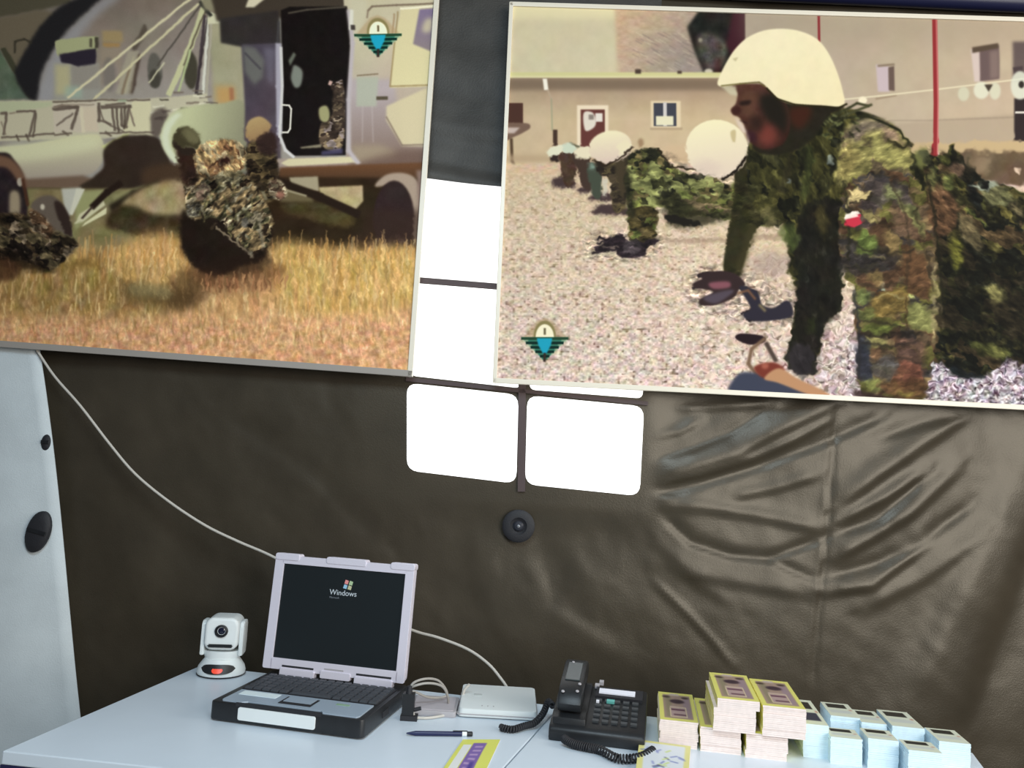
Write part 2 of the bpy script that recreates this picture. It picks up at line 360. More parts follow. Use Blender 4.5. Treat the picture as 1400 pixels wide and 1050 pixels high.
    P('530,150 588,124 640,124 640,208 552,206 530,170', 'cdbf9c', 1.5, .9); L('530,165 552,205 640,204', 2, '806e62', .8, .8)
    L('497,150 497,200', 1.2, 'c4b8b4', 1, .5); L('510,150 512,200', 1.2, 'c4b8b4', 1, .5)
    # below the fuselage
    P('384,234 640,228 640,262 372,262', G(400, 234, '6b4a32', 400, 262, '4a3728'), 1.5)
    R(-190, 262, 640, 540, mot('6f6448', .05, 18, 14, 15), 2)
    P('300,246 640,252 640,350 300,350', mot('342718', .03, 20, 14, 16), 2)
    P('396,248 436,247 438,268 400,262', 'a3967c', 1.2); P('437,262 498,260 499,282 488,294 440,272', mot('b09f78', .06, 8, 8, 17), 1.2)
    P('382,262 430,266 430,284 384,282', '6d6046', 2); B('390,284 470,288 480,318 400,300', mot('4d4128', .06, 12, 8, 18), 3)
    L('376,252 440,276 492,300', 11, '2c2017', 1.2); L('380,262 420,274', 3, '978b70', .8)
    B('515,262 530,246 556,244 574,256 582,290 578,360 566,330 560,290 545,262', 'a3907f', 1.5)
    E(541, 306, 28, 52, mot('352726', .02, 12, 12, 19), 1.3); P('572,240 640,240 640,350 578,350', '8a7368', 2); P('500,290 640,300 640,358 500,352', '3c2b22', 5, .6)
    # ground left
    P('-190,264 250,262 256,345 -190,370', mot('857a56', .06, 14, 10, 21), 2)
    P('96,266 150,262 118,300 100,320', '9c9a6e', 2); P('80,262 108,260 90,300 84,296', 'bcb8aa', 1.5); P('100,262 112,262 94,298 90,296', 'cfcab6', 1)
    P('104,296 136,276 140,284 108,308 98,310', 'cbc4a2', 1); P('112,308 142,287 142,296 108,314', 'd6cfa8', .8)
    L('122,286 142,266 160,254', 9, '2f231c', 1.2); L('108,302 122,286', 3, '4b3c33', 1); P('150,270 196,256 186,268 152,290', '98936a', 2, .8)
    L('150,288 180,270 214,256', 12, '2e261b', 2.5)
    B('162,286 190,262 230,250 252,258 254,302 230,312 190,308', mot('a3906c', .09, 9, 12, 23), 3); B('150,290 175,284 210,298 252,300 258,330 200,330 160,320 142,312', mot('463a28', .06, 9, 9, 24), 3)
    # straw field
    R(-190, 348, 640, 540, mot(G(0, 340, 'bd9765', 0, 480, 'c79c70'), .10, 7, 12, 25, .2), 8)
    P('-190,330 100,350 250,345 262,420 -190,430', mot('a08252', .11, 5, 12, 26, .25), 8); R(-190, 400, 230, 440, mot('94794c', .12, 7, 7, 28, .25), 10, .7)
    B('180,330 230,322 262,345 262,400 200,410 150,360', mot('c9a068', .10, 4, 14, 27, .2), 7, .9); B('380,340 470,350 560,350 570,420 400,430', mot('c4a064', .11, 4, 14, 29, .2), 7)
    R(-190, 440, 640, 540, mot('cb9c76', .13, 5, 4, 30, .25), 8, .8)
    r = np.random.RandomState(5)
    for i in range(1100):
        x = -185+r.rand()*775; far = r.rand()
        y0 = 352+far*130; h = (10+r.rand()*22)*(1.2-far*.7)
        if 255 < x < 372 and y0 < 395: continue
        k = ['dcc08c', 'd2b07c', 'b08c58', 'e4cc9c', '8f7346', 'ba946a'][r.randint(6)]
        L([[x, y0], [x+r.randn()*3, y0-h]], 1.3+r.rand(), k, .7, .5)
    for i in range(120):
        x = [100+r.rand()*160, 375+r.rand()*205][i % 2]; y0 = 355+r.rand()*14
        L([[x, y0], [x+r.randn()*3, y0-14-r.rand()*26*(i % 7 == 0)-r.rand()*10]], 1.6, ['d6ad72', 'c9985c', 'b58a52'][i % 3], .7, .7)
    B('165,395 185,388 240,405 270,392 262,425 200,420 170,412', '5e4a2c', 6, .75); B('240,380 300,372 290,410 250,428 228,418', '4e3a26', 6, .6); B('180,392 230,396 235,412 185,408', '8f8460', 4, .6)
    B('0,352 60,362 130,356 128,372 60,372 0,366', '8a6f3e', 5, .8); E(64, 369, 5, 6, '6c8a30', 2, .6)
    # left soldier
    B('-60,232 0,214 18,226 30,250 34,290 20,320 -60,330', mot('33292b', .03, 8, 8, 41), 1.5); B('-10,218 12,222 28,240 34,262 24,256 8,236 -10,232', '7d5f4c', 2)
    B('10,270 22,268 24,290 18,312 10,312', 'a09078', 2); E(24, 254, 4, 6, 'b0a494', 1); L('28,250 34,285', 4, '55382a', 1.2)
    B('-80,300 0,296 30,298 60,316 88,326 104,338 92,352 70,372 40,364 0,358 -80,366', camo(['4c3e2e', '78644a', 'a08c74', '2f2620', '6f6148'], 11, 43, 30, 1.4, .5), 1.4)
    B('38,288 50,274 68,272 82,286 92,312 94,326 76,320 56,310', '6b5f54', 1.5); B('70,280 80,282 91,302 94,326 82,318 74,300', '3b2e29', 1.5); E(54, 287, 3, 4, 'c7bca8', 1)
    B('36,290 56,300 70,318 60,330 40,312', camo(['8b6d54', 'a08a70', '5c4634'], 6, 45), 1.5)
    B('0,346 30,352 74,372 60,376 0,368', '2d2219', 3, .8); B('-60,360 10,356 20,384 -60,388', '4e3525', 3, .8)
    P('76,326 100,330 102,338 84,338', '3a3024', 1)
    # second soldier behind
    B('338,200 360,198 376,214 382,244 378,276 352,280 336,240', camo(['3c3022', '5c4c34', '2a2018', '6d5c40'], 9, 47), 1.6)
    B('334,182 338,168 352,162 364,168 370,178 360,190 346,197 336,192', G(342, 165, 'b59a6e', 352, 196, '9c7d5a'), 1.2)
    B('348,196 372,184 378,210 360,216', '3b2b26', 2); B('368,254 384,252 394,270 384,280 370,272', camo(['8e7d64', 'b0a186', '5f4b3c'], 5, 49), 1.2); E(384, 272, 6, 4, 'b8806c', 1.5, .7)
    # central soldier
    B('250,290 262,300 300,298 340,320 366,340 362,362 330,372 296,384 262,366 248,340 246,310', mot('281e17', .02, 10, 10, 51), 2.5)
    B('255,240 290,244 330,240 352,262 372,298 374,322 364,350 344,352 320,326 296,304 262,304 252,276', camo(['75634a', 'a69068', 'cbb896', '35281e', '6c6448', 'a88e68'], 9, 53, -35, 1.7, .6), 1.2)
    B('236,206 252,204 262,214 268,250 252,258 244,236', mot('3c2a22', .03, 6, 6, 54), 1.6)
    B('262,214 276,198 300,194 324,198 334,212 334,228 326,240 306,250 284,248 268,240', camo(['a07c56', 'c49c6e', '6d4e38', 'd0ae7c', 'b5a07c'], 8, 55, 60, 1.5, .5), 1.1)
    E(306, 224, 8, 6, '37201a', 2); L('282,234 300,222', 2.5, '5a3c2c', 1); L('272,226 296,234 288,246', 3, '6b4c3a', 1.2, .7)
    B('298,240 328,240 326,254 300,258', camo(['b0a07c', '8c7c5c', 'd0c09a'], 6, 57), 1.5)
    B('268,262 276,256 284,262 280,276 268,278', 'a38572', 1.6, .9); B('256,282 276,286 272,300 256,300', camo(['6f675a', 'a09880', '5a5040'], 5, 58), 1.2)
    r = np.random.RandomState(9)
    for i in range(70):
        x = 262+r.rand()*100; y = 252+r.rand()*78
        if y > 300 and x < 285+(y-300): continue
        a = r.rand()*2.5+.5; l = 4+r.rand()*10
        L([[x, y], [x+math.cos(a)*l, y+math.sin(a)*l]], 2.2+r.rand()*2, ['c9bfa0', '2e251d', 'b3a584', '493c2e', '8b8058'][i % 5], .8, .75)
    L('296,316 318,334 344,352', 2.6, '8d7c66', .8); L('356,300 358,325 362,345', 5, 'a89a80', 1.2, .8); E(346, 354, 3, 6, 'c8bba0', 1); E(336, 310, 5, 7, 'b8ac9c', 1.2, .9)
    B('234,206 233,192 240,180 252,176 264,182 270,196 266,206 250,204', '4b4430', 1.3); B('248,178 262,180 270,194 262,200 250,192', '7f7858', 2.5, .8); B('232,196 244,204 262,206 266,212 250,216 238,208', '352a22', 1.2)
    B('252,370 300,378 372,366 396,372 380,392 330,404 290,398', '5c3c28', 6, .6); B('290,360 360,352 372,368 320,384', '2b1d15', 4, .6)
    for i in range(60):
        x = 280+r.rand()*120; y0 = 392+r.rand()*14; L([[x, y0], [x+r.randn()*2, y0-8-r.rand()*12]], 1.6, ['b5805c', 'c99a6e', '6a4630'][i % 3], .8, .7)
    rumple(c, '255,240 290,244 330,240 352,262 372,298 374,322 364,350 344,352 320,326 296,304 262,304 252,276', 501, 4, .6, .26, -35)
    rumple(c, '262,214 276,198 300,194 324,198 334,212 334,228 326,240 306,250 284,248 268,240', 503, 5, .5, .12, 60)
    rumple(c, '-80,300 0,296 30,298 60,316 88,326 104,338 92,352 70,372 40,364 0,358 -80,366', 505, 4, .6, .26, 30); rumple(c, '338,200 360,198 376,214 382,244 378,276 352,280 336,240', 507, 6, .5, .1)
    rumple(c, '-190,345 100,345 250,345 300,390 380,345 640,345 640,540 -190,540', 509, 4, .16, 0, 80, 6)
    _warp(c, 0, 300, 110, 380, 2.4, 6, 511); _warp(c, 150, 300, 380, 420, 2.2, 5, 515); _warp(c, 360, 300, 620, 420, 2.2, 5, 512); _warp(c, 230, 172, 385, 270, 2.4, 5, 514); _warp(c, -185, -85, 300, 200, 1.0, 9, 513)
    emblem(c, 518, 47, 66, 50)
    c.im = np.clip(c.im+(np.random.RandomState(2).rand(c.h, c.w, 1)-.5)*.02, 0, 1)
    return c
def paint_right():
    c = Canvas(660, -12, 1480, 585); P, B, L, E, R = c.P, c.B, c.L, c.E, c.R
    # low house, roof
    R(660, -12, 1020, 110, mot('d0c3a4', .02, 12, 12, 61), 1); R(660, -12, 1020, 24, 'e6d9b0', 5, .8)  # pale yellow top band: mild lamp glare painted into the print
    P('838,-12 970,-12 950,60 985,108 842,108', mot(G(850, 20, 'cdae90', 960, 100, 'a3968c'), .05, 8, 5, 62), 2.5)
    r = np.random.RandomState(3)
    for i in range(70):
        x = 860+r.rand()*110; y = 40+r.rand()*60; L([[x, y], [x+9, y+5]], 1.6, ['8a7a70', 'd9c8ac', '9c8678'][i % 3], .7, .5)
    R(888, 50, 1000, 100, '8a8079', 14, .35)
    P('938,36 958,8 1020,8 1018,60 990,106 962,104 948,70', mot('2b2823', .05, 12, 12, 63), 2); B('952,50 966,44 992,60 985,90 965,95 955,75', mot('5d564f', .10, 7, 7, 64), 3, .9)
    P('1002,8 1020,8 1018,66 1000,80 992,60', '47202a', 2.5, .9); E(967, 98, 6, 4, 'd9cdb8', 1.2, .9); E(956, 54, 3, 3, 'b9af98', 1.2, .7); R(975, 80, 984, 104, '4b2024', 3, .6)
    R(660, 106, 1020, 232, mot(G(0, 112, 'a8917a', 0, 165, 'c9b292'), .02, 14, 14, 65), 1); R(660, 108, 1020, 124, '7d6a58', 3, .8); R(660, 99, 985, 106, 'cfc794', 1); R(660, 104, 985, 107, 'e3d8ac', .8, .6)
    R(866, 95, 874, 101, '54443a', 1); R(924, 97, 930, 101, '54443a', 1)
    P('739,108 745,108 747,124 741,124', 'efe5d4', .8); L('746,124 751,136', 2.5, 'b7a28a', .8); L('751,136 752,180', 1.8, '9c9c80', .8, .8); R(753, 179, 759, 201, '4d3a30', .8)
    R(786, 145, 829, 205, 'e6d3b8', 1); R(791, 151, 824, 205, '6b3f38', .8); B('795,156 807,155 812,166 809,176 797,180', 'dccfc0', 1); R(811, 156, 821, 168, 'e0d4c8', .8); R(802, 158, 809, 165, '6c6058', 1, .7)
    R(887, 139, 928, 178, 'ddc8a8', 1); R(891, 142, 922, 174, '4a4a52', .7); R(904, 141, 909, 174, 'cfc6c0', .6); R(894, 160, 918, 173, 'e0d6b8', .8); R(886, 176, 930, 179, 'a28a70', 1, .7)
    R(660, 142, 712, 176, '54382f', .8); B('680,172 716,170 722,176 714,182 702,188 680,196', '7d6455', 1); P('690,176 708,176 700,184 690,184', 'cdbab0', 1.2, .9); L('696,192 697,222 706,240 713,242', 4, '5a4634', 1)
    R(660, 214, 1400, 224, 'b79e80', 3, .8); R(905, 200, 1000, 222, 'cdb090', 4, .7)
    # right building
    P('1018,-12 1480,-12 1480,260 1018,260', mot(G(1020, 20, 'b3a391', 1400, 180, 'c0ae96'), .02, 20, 20, 66), 1)
    R(1018, -12, 1480, 60, 'a89a86', 16, .5)
    P('1130,178 1480,150 1480,196 1130,210', 'ad9c88', 2, .7); L('1150,166 1270,166 1480,158', 1.6, '8f8070', 1, .6)
    P('1197,88 1215,90 1215,126 1199,126', 'c3b2b4', 1.2); P('1214,92 1222,90 1222,125 1214,124', '6e5c54', 1); L('1200,90 1222,88', 3, '8c7b68', 1); L('1196,136 1224,131', 2.4, '96836c', 1, .8)
    P('1328,66 1342,70 1342,112 1332,112', 'cdbcb4', 1.2); P('1340,66 1367,60 1367,108 1340,112', '705e5c', 1.2); P('1330,64 1366,58 1366,65 1330,72', '5e4f42', 1.2); P('1354,70 1366,68 1366,106 1354,108', '8c7972', 2, .8)
    P('1386,92 1400,90 1400,100 1388,102', '453a38', 1); R(1388, 135, 1480, 196, '382f30', 1.2); R(1386, 56, 1480, 112, '55484a', 2, .8)
    L('1150,137 1200,132 1278,123 1480,98', 2.2, 'd8ccb0', .7); L('1390,155 1480,153', 3, 'd9d2c8', .6); E(1178, 138, 6, 5, 'e8dcc0', 1)
    for x, y, a, b, k in [(1317, 129, 8, 10, 'cac6ae'), (1342, 124, 11, 12, 'd6d4c0'), (1361, 125, 8, 12, 'cfccb6'), (1396, 117, 13, 20, 'd2d2c2')]: E(x, y, a, b, k, 1.3, .9)
    P('1346,116 1358,116 1352,126', '4c4238', 1); E(1398, 116, 4, 5, '3a3430', 1)
    P('1240,196 1480,194 1480,212 1240,216', 'bfa884', 1.5); P('1270,210 1480,208 1480,262 1300,262', mot('6a5846', .04, 10, 10, 67), 2); P('1330,212 1355,214 1352,238 1330,240', 'a08c74', 4, .6); E(1393, 236, 3, 3, 'd0b9a4', 1)
    L('1119.5,-12 1119.5,56', 3.4, '8e3a3c', .6); L('1279.5,-12 1278,215', 6, '95383a', .7); L('1281.5,-12 1281,215', 1.5, 'd08a84', .6, .8); L('1282,205 1283,245', 3, 'd9bfae', .8)
    # gravel
    P('660,226 1020,224 1080,230 1480,262 1480,600 660,600', mot(G(700, 226, 'd2b596', 900, 560, 'd0b8b4'), .05, 5, 3, 68, .6), 2)
    def gr(X, Y):
        t = np.clip((Y-230)/320, 0, 1); a = hx('cdb698'); b = hx('d9c4b8'); e = hx('a99da4')
        u = np.clip((X-1080)/150, 0, 1)*np.clip((Y-400)/80, 0, 1)
        base = a*(1-t[..., None])+b*t[..., None]; base = base*(1-u[..., None])+e*u[..., None]
        n = (vn(X, Y, 4.2, 3, 70)-.5)*(.07+.13*t+.30*u)+(vn(X, Y, 2.4, 2., 71)-.5)*(.05+.12*t+.28*u)
        m = np.stack([(vn(X, Y, 6, 5, 72+k)-.5)*(.02+.05*t) for k in range(3)], -1)
        d = -np.clip(vn(X, Y, 5, 3.4, 76)-.72, 0, 1)*(.3+.9*t)
        return np.clip(base+(n+d)[..., None]+m, 0, 1)
    P('660,236 1480,262 1480,600 660,600', gr, 4)
    B('960,330 1000,320 1080,330 1080,352 980,350', mot('d4bfa0', .1, 3, 2, 78), 2, .6); L('900,333 1010,330 1070,328', 4, '8c7362', 2, .7); B('1030,350 1075,352 1070,380 1030,376', '9b8680', 5, .5)
    # far row
    def sh(p, k='3e2e30', b=1.6, a=.9): B(p, k, b, a)
    sh('752,248 775,242 782,258 757,259'); sh('784,262 800,256 806,264 790,266'); sh('802,272 828,266 834,276 806,277'); sh('806,292 820,282 850,286 852,296 812,296')
    B('762,214 782,210 784,236 780,256 768,256 764,234', mot('4f3a2f', .05, 5, 5, 80), 1); B('780,214 800,214 806,234 804,262 794,258 786,236', '4a3930', 1)
    B('800,228 818,230 818,272 808,272 802,250', '4b5043', 1); B('812,222 850,222 852,286 834,290 830,250 814,240', camo(['4a3f30', '5d5138', '332a22'], 8, 81), 1); P('800,226 812,228 806,236', 'a8c0b0', 2, .7); P('821,246 827,248 826,272 820,272', 'c9c0ae', 1, .8)
    L('776,198 790,203', 3, '5f5c48', 1); B('744,212 748,204 766,200 770,206 764,212 752,218', 'dcd6bc', 1); B('766,200 776,197 784,204 780,212 768,210', 'c9cdb8', 1); P('748,217 762,214 760,224 750,222', '3a2c26', 1); B('782,212 786,204 800,202 806,210 800,219 788,219', 'e0d3b6', 1)
    # middle soldier
    B('854,216 874,206 896,206 910,224 934,240 964,240 1000,258 1062,262 1064,312 1000,306 960,298 930,300 910,304 908,290 894,286 893,300 890,336 860,338 854,300 852,250', camo(['525030', '7a7c44', '3b3a24', '6d6140', '29281c', '8a8a58'], 12, 83, 10, 1.5, .4), 1.1)
    B('852,250 856,212 848,212 838,226 840,250 848,276', '4a3f2e', 1.5); B('892,272 940,270 1000,292 1040,300 1070,314 1000,302 950,312 912,312 906,292', '2d2b1b', 3, .8); B('908,296 952,306 948,312 928,310 908,306', '24201a', 1)
    B('924,262 940,266 990,286 1000,292 960,292 930,276', camo(['8a775a', '6f7440', '4f4a2c'], 9, 84), 2, .9); B('858,290 892,286 893,322 888,338 860,340 856,310', camo(['4a4026', '66583a', '2f2a1c', '5c6034'], 9, 85), 1); B('1000,252 1062,256 1064,300 1010,296', camo(['6f7a3c', '8b9048', '4a4a28', '5f5a34'], 9, 86), 2, .9)
    L('896,206 908,220 912,230 950,234', 2.6, '2c2418', .8); E(873, 197, 4, 6, '9c7f62', 1.5, .9); B('850,246 858,240 864,292 856,296', '2c2a1c', 2, .8)
    B('808,342 822,336 820,330 812,332 816,326 832,328 842,322 850,326 858,334 892,330 898,334 880,342 878,352 858,356 840,352 836,342 818,348', '33282c', .9); B('848,334 870,332 868,348 850,350', '5d5254', 1.5, .8)
    E(831, 203, 30, 22.5, G(820, 182, 'e8dcb8', 826, 226, 'd4bdae'), 1, 1, -12); P('852,192 862,200 846,216 840,200', 'e2d4b4', 1); L('808,222 826,229 846,218 861,203', 2.6, '2e2218', .9)
    # second helmet soldier
    B('1002,210 1040,200 1062,230 1060,290 1040,300 1022,335 1006,382 986,376 989,330 998,285 1000,250', mot('33301c', .03, 8, 8, 87), 1.2); L('1036,260 1030,300 1005,378', 12, '474128', 3, .7)
    E(977, 205.5, 43, 40.5, G(965, 168, 'eadfba', 980, 246, 'd9c6b4'), .8, 1, 8); E(962, 232, 20, 9, 'cbb4aa', 6, .5); L('984,247 1002,237 1017,216', 4, '231c16', .9); B('996,182 1003,180 1002,196 998,194', 'b09c70', 1, .6)
    # foreground torso
    B('1020,206 1030,192 1075,196 1100,160 1130,150 1160,150 1196,160 1226,180 1244,208 1262,214 1275,240 1275,300 1180,300 1150,330 1150,400 1148,428 1130,444 1118,486 1110,516 1086,512 1074,494 1082,450 1086,400 1078,380 1068,310 1030,290 1018,250', camo(['3c3a22', '2b2a1a', '55502c', '474426', '232317'], 16, 89, 70, 1.6, .4), 1.2)
    B('1262,220 1290,216 1296,204 1304,198 1310,214 1328,232 1350,252 1370,252 1410,270 1480,290 1480,500 1385,496 1384,488 1362,510 1330,520 1312,518 1292,500 1270,480 1270,300', camo(['34321f', '4b4b2a', '25241a', '6a6238', '1d1f18', '5a4a34'], 15, 91, 30, 1.6, .4), 1.2)
    B('1280,330 1400,360 1480,370 1480,480 1300,480', '1a1b14', 12, .6)
    B('1088,300 1145,280 1150,400 1146,430 1130,444 1116,488 1110,514 1088,510 1080,480 1086,420', mot('23211a', .03, 12, 12, 92), 2); B('1076,490 1088,470 1112,484 1108,516 1084,514', '3a3438', 2, .8); B('1102,440 1112,436 1112,452 1102,456', '3a4022', 3, .7)
    for p, k in [('1098,206 1108,204 1106,250 1096,280 1090,270 1098,240', '50552f'), ('1036,290 1048,284 1056,310 1046,318', '6c6444'), ('1060,320 1076,310 1090,330 1080,345', '5c6638'), ('1040,200 1060,206 1058,230 1044,224', '4c4a30'),
                 ('1076,214 1084,206 1076,240 1066,270 1060,256', '423d28'), ('1114,280 1130,300 1124,330 1112,310', '4d4628')]: B(p, k, 2.5, .75)
    E(1131, 222, 3, 5, 'a8b0a8', 1.2, .7); E(1073, 250, 2.5, 4, '9aa09c', 1.2, .7)
    # shoulder and arm
    B('1150,182 1176,166 1204,164 1232,184 1246,214 1240,240 1236,262 1150,260 1140,230', camo(['8a8252', '968d5a', '7a6a52', 'a49a62'], 15, 93, -20, 1.7, .25), 2)
    B('1160,176 1180,164 1206,166 1212,176 1180,184 1158,200', '85766c', 4, .8); B('1190,186 1202,184 1206,198 1236,214 1240,232 1208,222 1186,206', 'a39c62', 3, .9); B('1146,206 1160,196 1170,220 1154,250 1144,236', 'a3925c', 4, .7); B('1204,176 1220,180 1232,196 1216,196', 'a98d78', 2.5, .8)
    B('1152,262 1178,240 1238,238 1262,262 1276,320 1284,380 1284,430 1278,480 1266,545 1232,548 1200,546 1176,536 1172,470 1166,440 1168,402 1152,372 1146,300', camo(['6a5844', '55493a', '7d6a4c', '4a4440', '6f6a3c', '5d4634'], 18, 95, 15, 1.7, .35), 1.2)
    for p, k, a in [('1180,252 1212,246 1240,262 1244,292 1214,280 1180,300', '4c4446', .8), ('1205,262 1216,250 1220,260 1230,264 1226,276 1212,276', '7f8058', .95), ('1226,280 1234,278 1262,312 1264,328 1256,322', '959260', .95),
                    ('1222,286 1232,292 1258,326 1250,330 1226,320', '7d6450', .8), ('1236,282 1256,290 1260,306', '646a42', .8), ('1170,326 1186,320 1200,334 1196,350 1172,352', '6b7840', .95), ('1206,318 1224,322 1228,352 1214,346', '937d54', .9),
                    ('1164,300 1180,296 1196,312 1170,318', '4b4040', .8), ('1150,352 1216,352 1226,370 1200,376 1152,376', '35302f', .8), ('1184,378 1206,376 1208,386 1196,392', '9b8558', .9), ('1236,340 1262,352 1272,384 1270,410 1240,400', '6e5038', .9),
                    ('1170,404 1192,402 1190,414 1172,418', '70794a', .9), ('1196,408 1240,398 1240,430 1186,438', '8a7440', .8), ('1244,420 1268,424 1280,444 1276,458 1246,448', '8c8c58', .95), ('1172,428 1196,428 1190,442 1174,440', '757c4a', .8),
                    ('1174,448 1224,446 1222,454 1190,462 1174,456', '6e763e', .9), ('1172,460 1240,456 1238,464 1180,470', '2c2420', .8), ('1186,466 1208,464 1212,474 1190,476', 'a49c66', .95), ('1172,470 1190,474 1194,520 1176,520', '3a3e4c', .85),
                    ('1192,478 1206,480 1204,494 1192,494', '8a6a50', .9), ('1230,466 1262,470 1264,500 1232,500', '75584c', .8), ('1222,500 1258,498 1262,524 1226,530', '885848', .8), ('1196,496 1222,490 1222,520 1196,516', '5a5450', .8),
                    ('1182,520 1204,524 1202,538 1184,532', '8a8c52', .95), ('1204,530 1262,520 1266,545 1230,547', '6a4c34', .8), ('1226,538 1252,540 1240,546', '9c8c4c', .9), ('1200,496 1224,494 1220,502', '8c8888', .7)]:
        B(p, k, 2.2, a)
    B('1278,360 1284,400 1282,450 1276,480 1274,440 1276,400', 'a89c72', 1.6, .7); L('1240,410 1241,450', 2.5, '4c3a24', 1.2, .8); E(1209, 398, 3.5, 3, 'b5bca6', 1.2); E(1248, 409, 3, 4, 'b9bc78', 1.2); L('1242,250 1262,330 1274,380', 3, '3a3022', 1.5, .7)
    B('1262,380 1282,360 1288,500 1280,490', '1c1b14', 3, .0)
    P('1153,290 1154,276 1166,260 1189,264 1186,274 1180,280 1162,276 1158,290', 'c8b483', .9); L('1160,279 1184,278 1189,268', 2.6, '332c22', 1); P('1152,297 1168,290 1172,300 1154,304', 'f0e4d8', .7); P('1154,303 1172,299 1178,308 1166,314 1155,312', 'c23a4c', .8)
    P('1176,285 1190,292 1198,304 1188,310 1174,298', '9c8f5f', 1.5, .9)
    for p, k in [('1266,246 1276,232 1282,250 1276,262', '9a9a60'), ('1274,262 1296,262 1310,282 1304,310 1290,326 1272,318', '7a5a42'), ('1300,226 1316,226 1316,244 1300,242', '8a6e5a'), ('1290,240 1300,244 1302,262 1292,256', '8d9356'), ('1316,296 1330,300 1344,330 1340,346 1318,330 1310,312', '867858'),
                 ('1296,336 1312,330 1318,352 1310,374 1300,352', '85823c'), ('1350,396 1364,394 1376,404 1372,416 1356,414', 'a8a068'), ('1340,256 1372,258 1390,276 1380,284 1350,280', '7d7c58'), ('1384,276 1398,284 1400,296 1386,292', '9a8c68'),
                 ('1326,470 1360,474 1388,484 1372,494 1340,486', '66683a'), ('1356,476 1370,480 1374,492 1362,488', '9c9a5c'), ('1326,250 1334,256 1340,290 1328,276', '191c1c'), ('1318,228 1326,222 1330,236 1322,250', '3a3428'), ('1250,208 1262,200 1268,216 1258,232 1250,226', '77784a')]: B(p, k, 2.4, .85)
    B('1324,252 1346,256 1352,250 1366,254 1362,262 1340,262', 'a8b0a0', 1.5, .8); B('1340,254 1352,252 1350,260', '20201c', 1); L('1320,286 1350,310', 3, 'a0a458', 1.3, .8); B('1300,500 1320,508 1350,516 1330,522 1308,518', '20262a', 2, .9)
    B('1254,206 1270,208 1270,226 1262,222', '5b5c40', 1.5)
    L('1112,166 1136,160 1160,148 1170,142 1186,146', 3, '3a3a26', 1); L('1130,180 1150,160 1190,144', 3.4, '4d4c34', 1); L('1136,164 1184,160 1204,168 1228,180 1238,196 1244,202', 3, '2e2e1e', .9); L('1212,196 1228,202 1244,198', 4, '3f3a26', 1.2)
    for i in range(26):
        r2 = np.random.RandomState(200+i); x = 1120+r2.rand()*50; y = 152+r2.rand()*44; L([[x, y], [x+5, y-3+r2.rand()*8]], 3, ['6d7048', '2b2d1c', '85875a', '3f4028'][i % 4], 1, .8)
    for q in ('988,384 962,378 950,381', '990,390 960,392 944,398', '992,398 972,410 956,417', '1000,392 1016,398 1030,404', '1034,424 1018,430 1012,434', '1076,422 1050,434 1020,440', '846,340 826,332 812,336', '848,344 822,346 806,349', '856,350 846,354'):
        L(q, 5 if q[0] != '8' else 4, '2b2226', .8, .9)
    L('966,386 990,388', 2, '8f7c80', .8, .7); L('966,401 986,397', 2, 'a89a94', .8, .6); L('962,408 980,403', 2, '77686e', .8, .7); L('820,340 842,340', 2, 'b5a290', .8, .6)
    rumple(c, '944,372 1000,370 1084,410 1084,446 1010,444 940,420', 535, 3, .5, .1); rumple(c, '800,322 900,322 884,358 800,356', 537, 3, .5, .05)
    _warp(c, 1030, 180, 1475, 548, 5, 9, 521, 12)
    rumple(c, '1262,220 1290,210 1350,250 1410,270 1480,290 1480,500 1385,496 1362,510 1312,518 1280,490 1290,400', 523, 5, .6, .20, 30); rumple(c, '1150,180 1210,165 1246,214 1275,300 1284,400 1278,480 1266,545 1232,548 1178,540 1172,440 1150,372 1140,250', 525, 5, .42, .10, -15)
    rumple(c, '1020,206 1075,196 1130,150 1160,160 1150,330 1148,430 1110,510 1080,480 1068,310 1020,250', 527, 7, .4, .08, 70); rumple(c, '854,216 896,206 964,240 1062,262 1064,312 930,300 893,300 890,336 860,338 852,250', 529, 5, .4, .05)
    for q, w_, k in (('1160,330 1180,344 1215,350 1250,346', 3, '2c2720'), ('1172,392 1200,396 1236,390', 2.5, '3a3226'), ('1174,442 1210,444 1262,462', 3, '2e2820'), ('1178,472 1220,476 1258,470', 3, '2c2622'), ('1190,500 1230,492 1264,500', 2.2, '352c26'), ('1216,250 1236,290 1244,340 1238,400', 2.4, '3c3226'),
                     ('1256,330 1270,360 1276,400', 2, '3a3024'), ('1150,250 1160,310 1158,360', 4, '26241a'), ('1166,400 1174,450 1176,520', 4, '2f2e30'), ('1190,300 1210,312 1240,308', 2, '39301f'), ('1266,240 1276,290 1284,350 1290,420', 4, '1e1d14'), ('1200,410 1214,404 1236,412', 2, 'b3a878'), ('1186,352 1210,356', 2, 'a09468')):
        L(q, w_, k, 1.3, .75)
    _warp(c, 1140, 235, 1290, 545, 2.6, 6, 541)
    _warp(c, 740, 195, 1065, 352, 2.4, 5, 531); _warp(c, 940, 370, 1140, 545, 2.5, 6, 533)
    P('1153,297 1168,291 1172,300 1154,304', 'f0e4d8', .8, .9); P('1154,303 1172,299 1177,308 1166,314 1156,311', 'c23a4c', .8)
    L('1279.5,-12 1278,213', 6, '95383a', .7); L('1281.5,-12 1281,213', 1.5, 'd08a84', .6, .8)
    # head
    B('1046,130 1100,142 1152,146 1130,160 1110,190 1080,210 1050,214 1026,206 1034,190 1060,180 1066,150', mot('29251a', .02, 8, 8, 97), 1.5); B('1076,150 1104,146 1106,160 1092,178 1078,168', '4a2519', 4, .8)
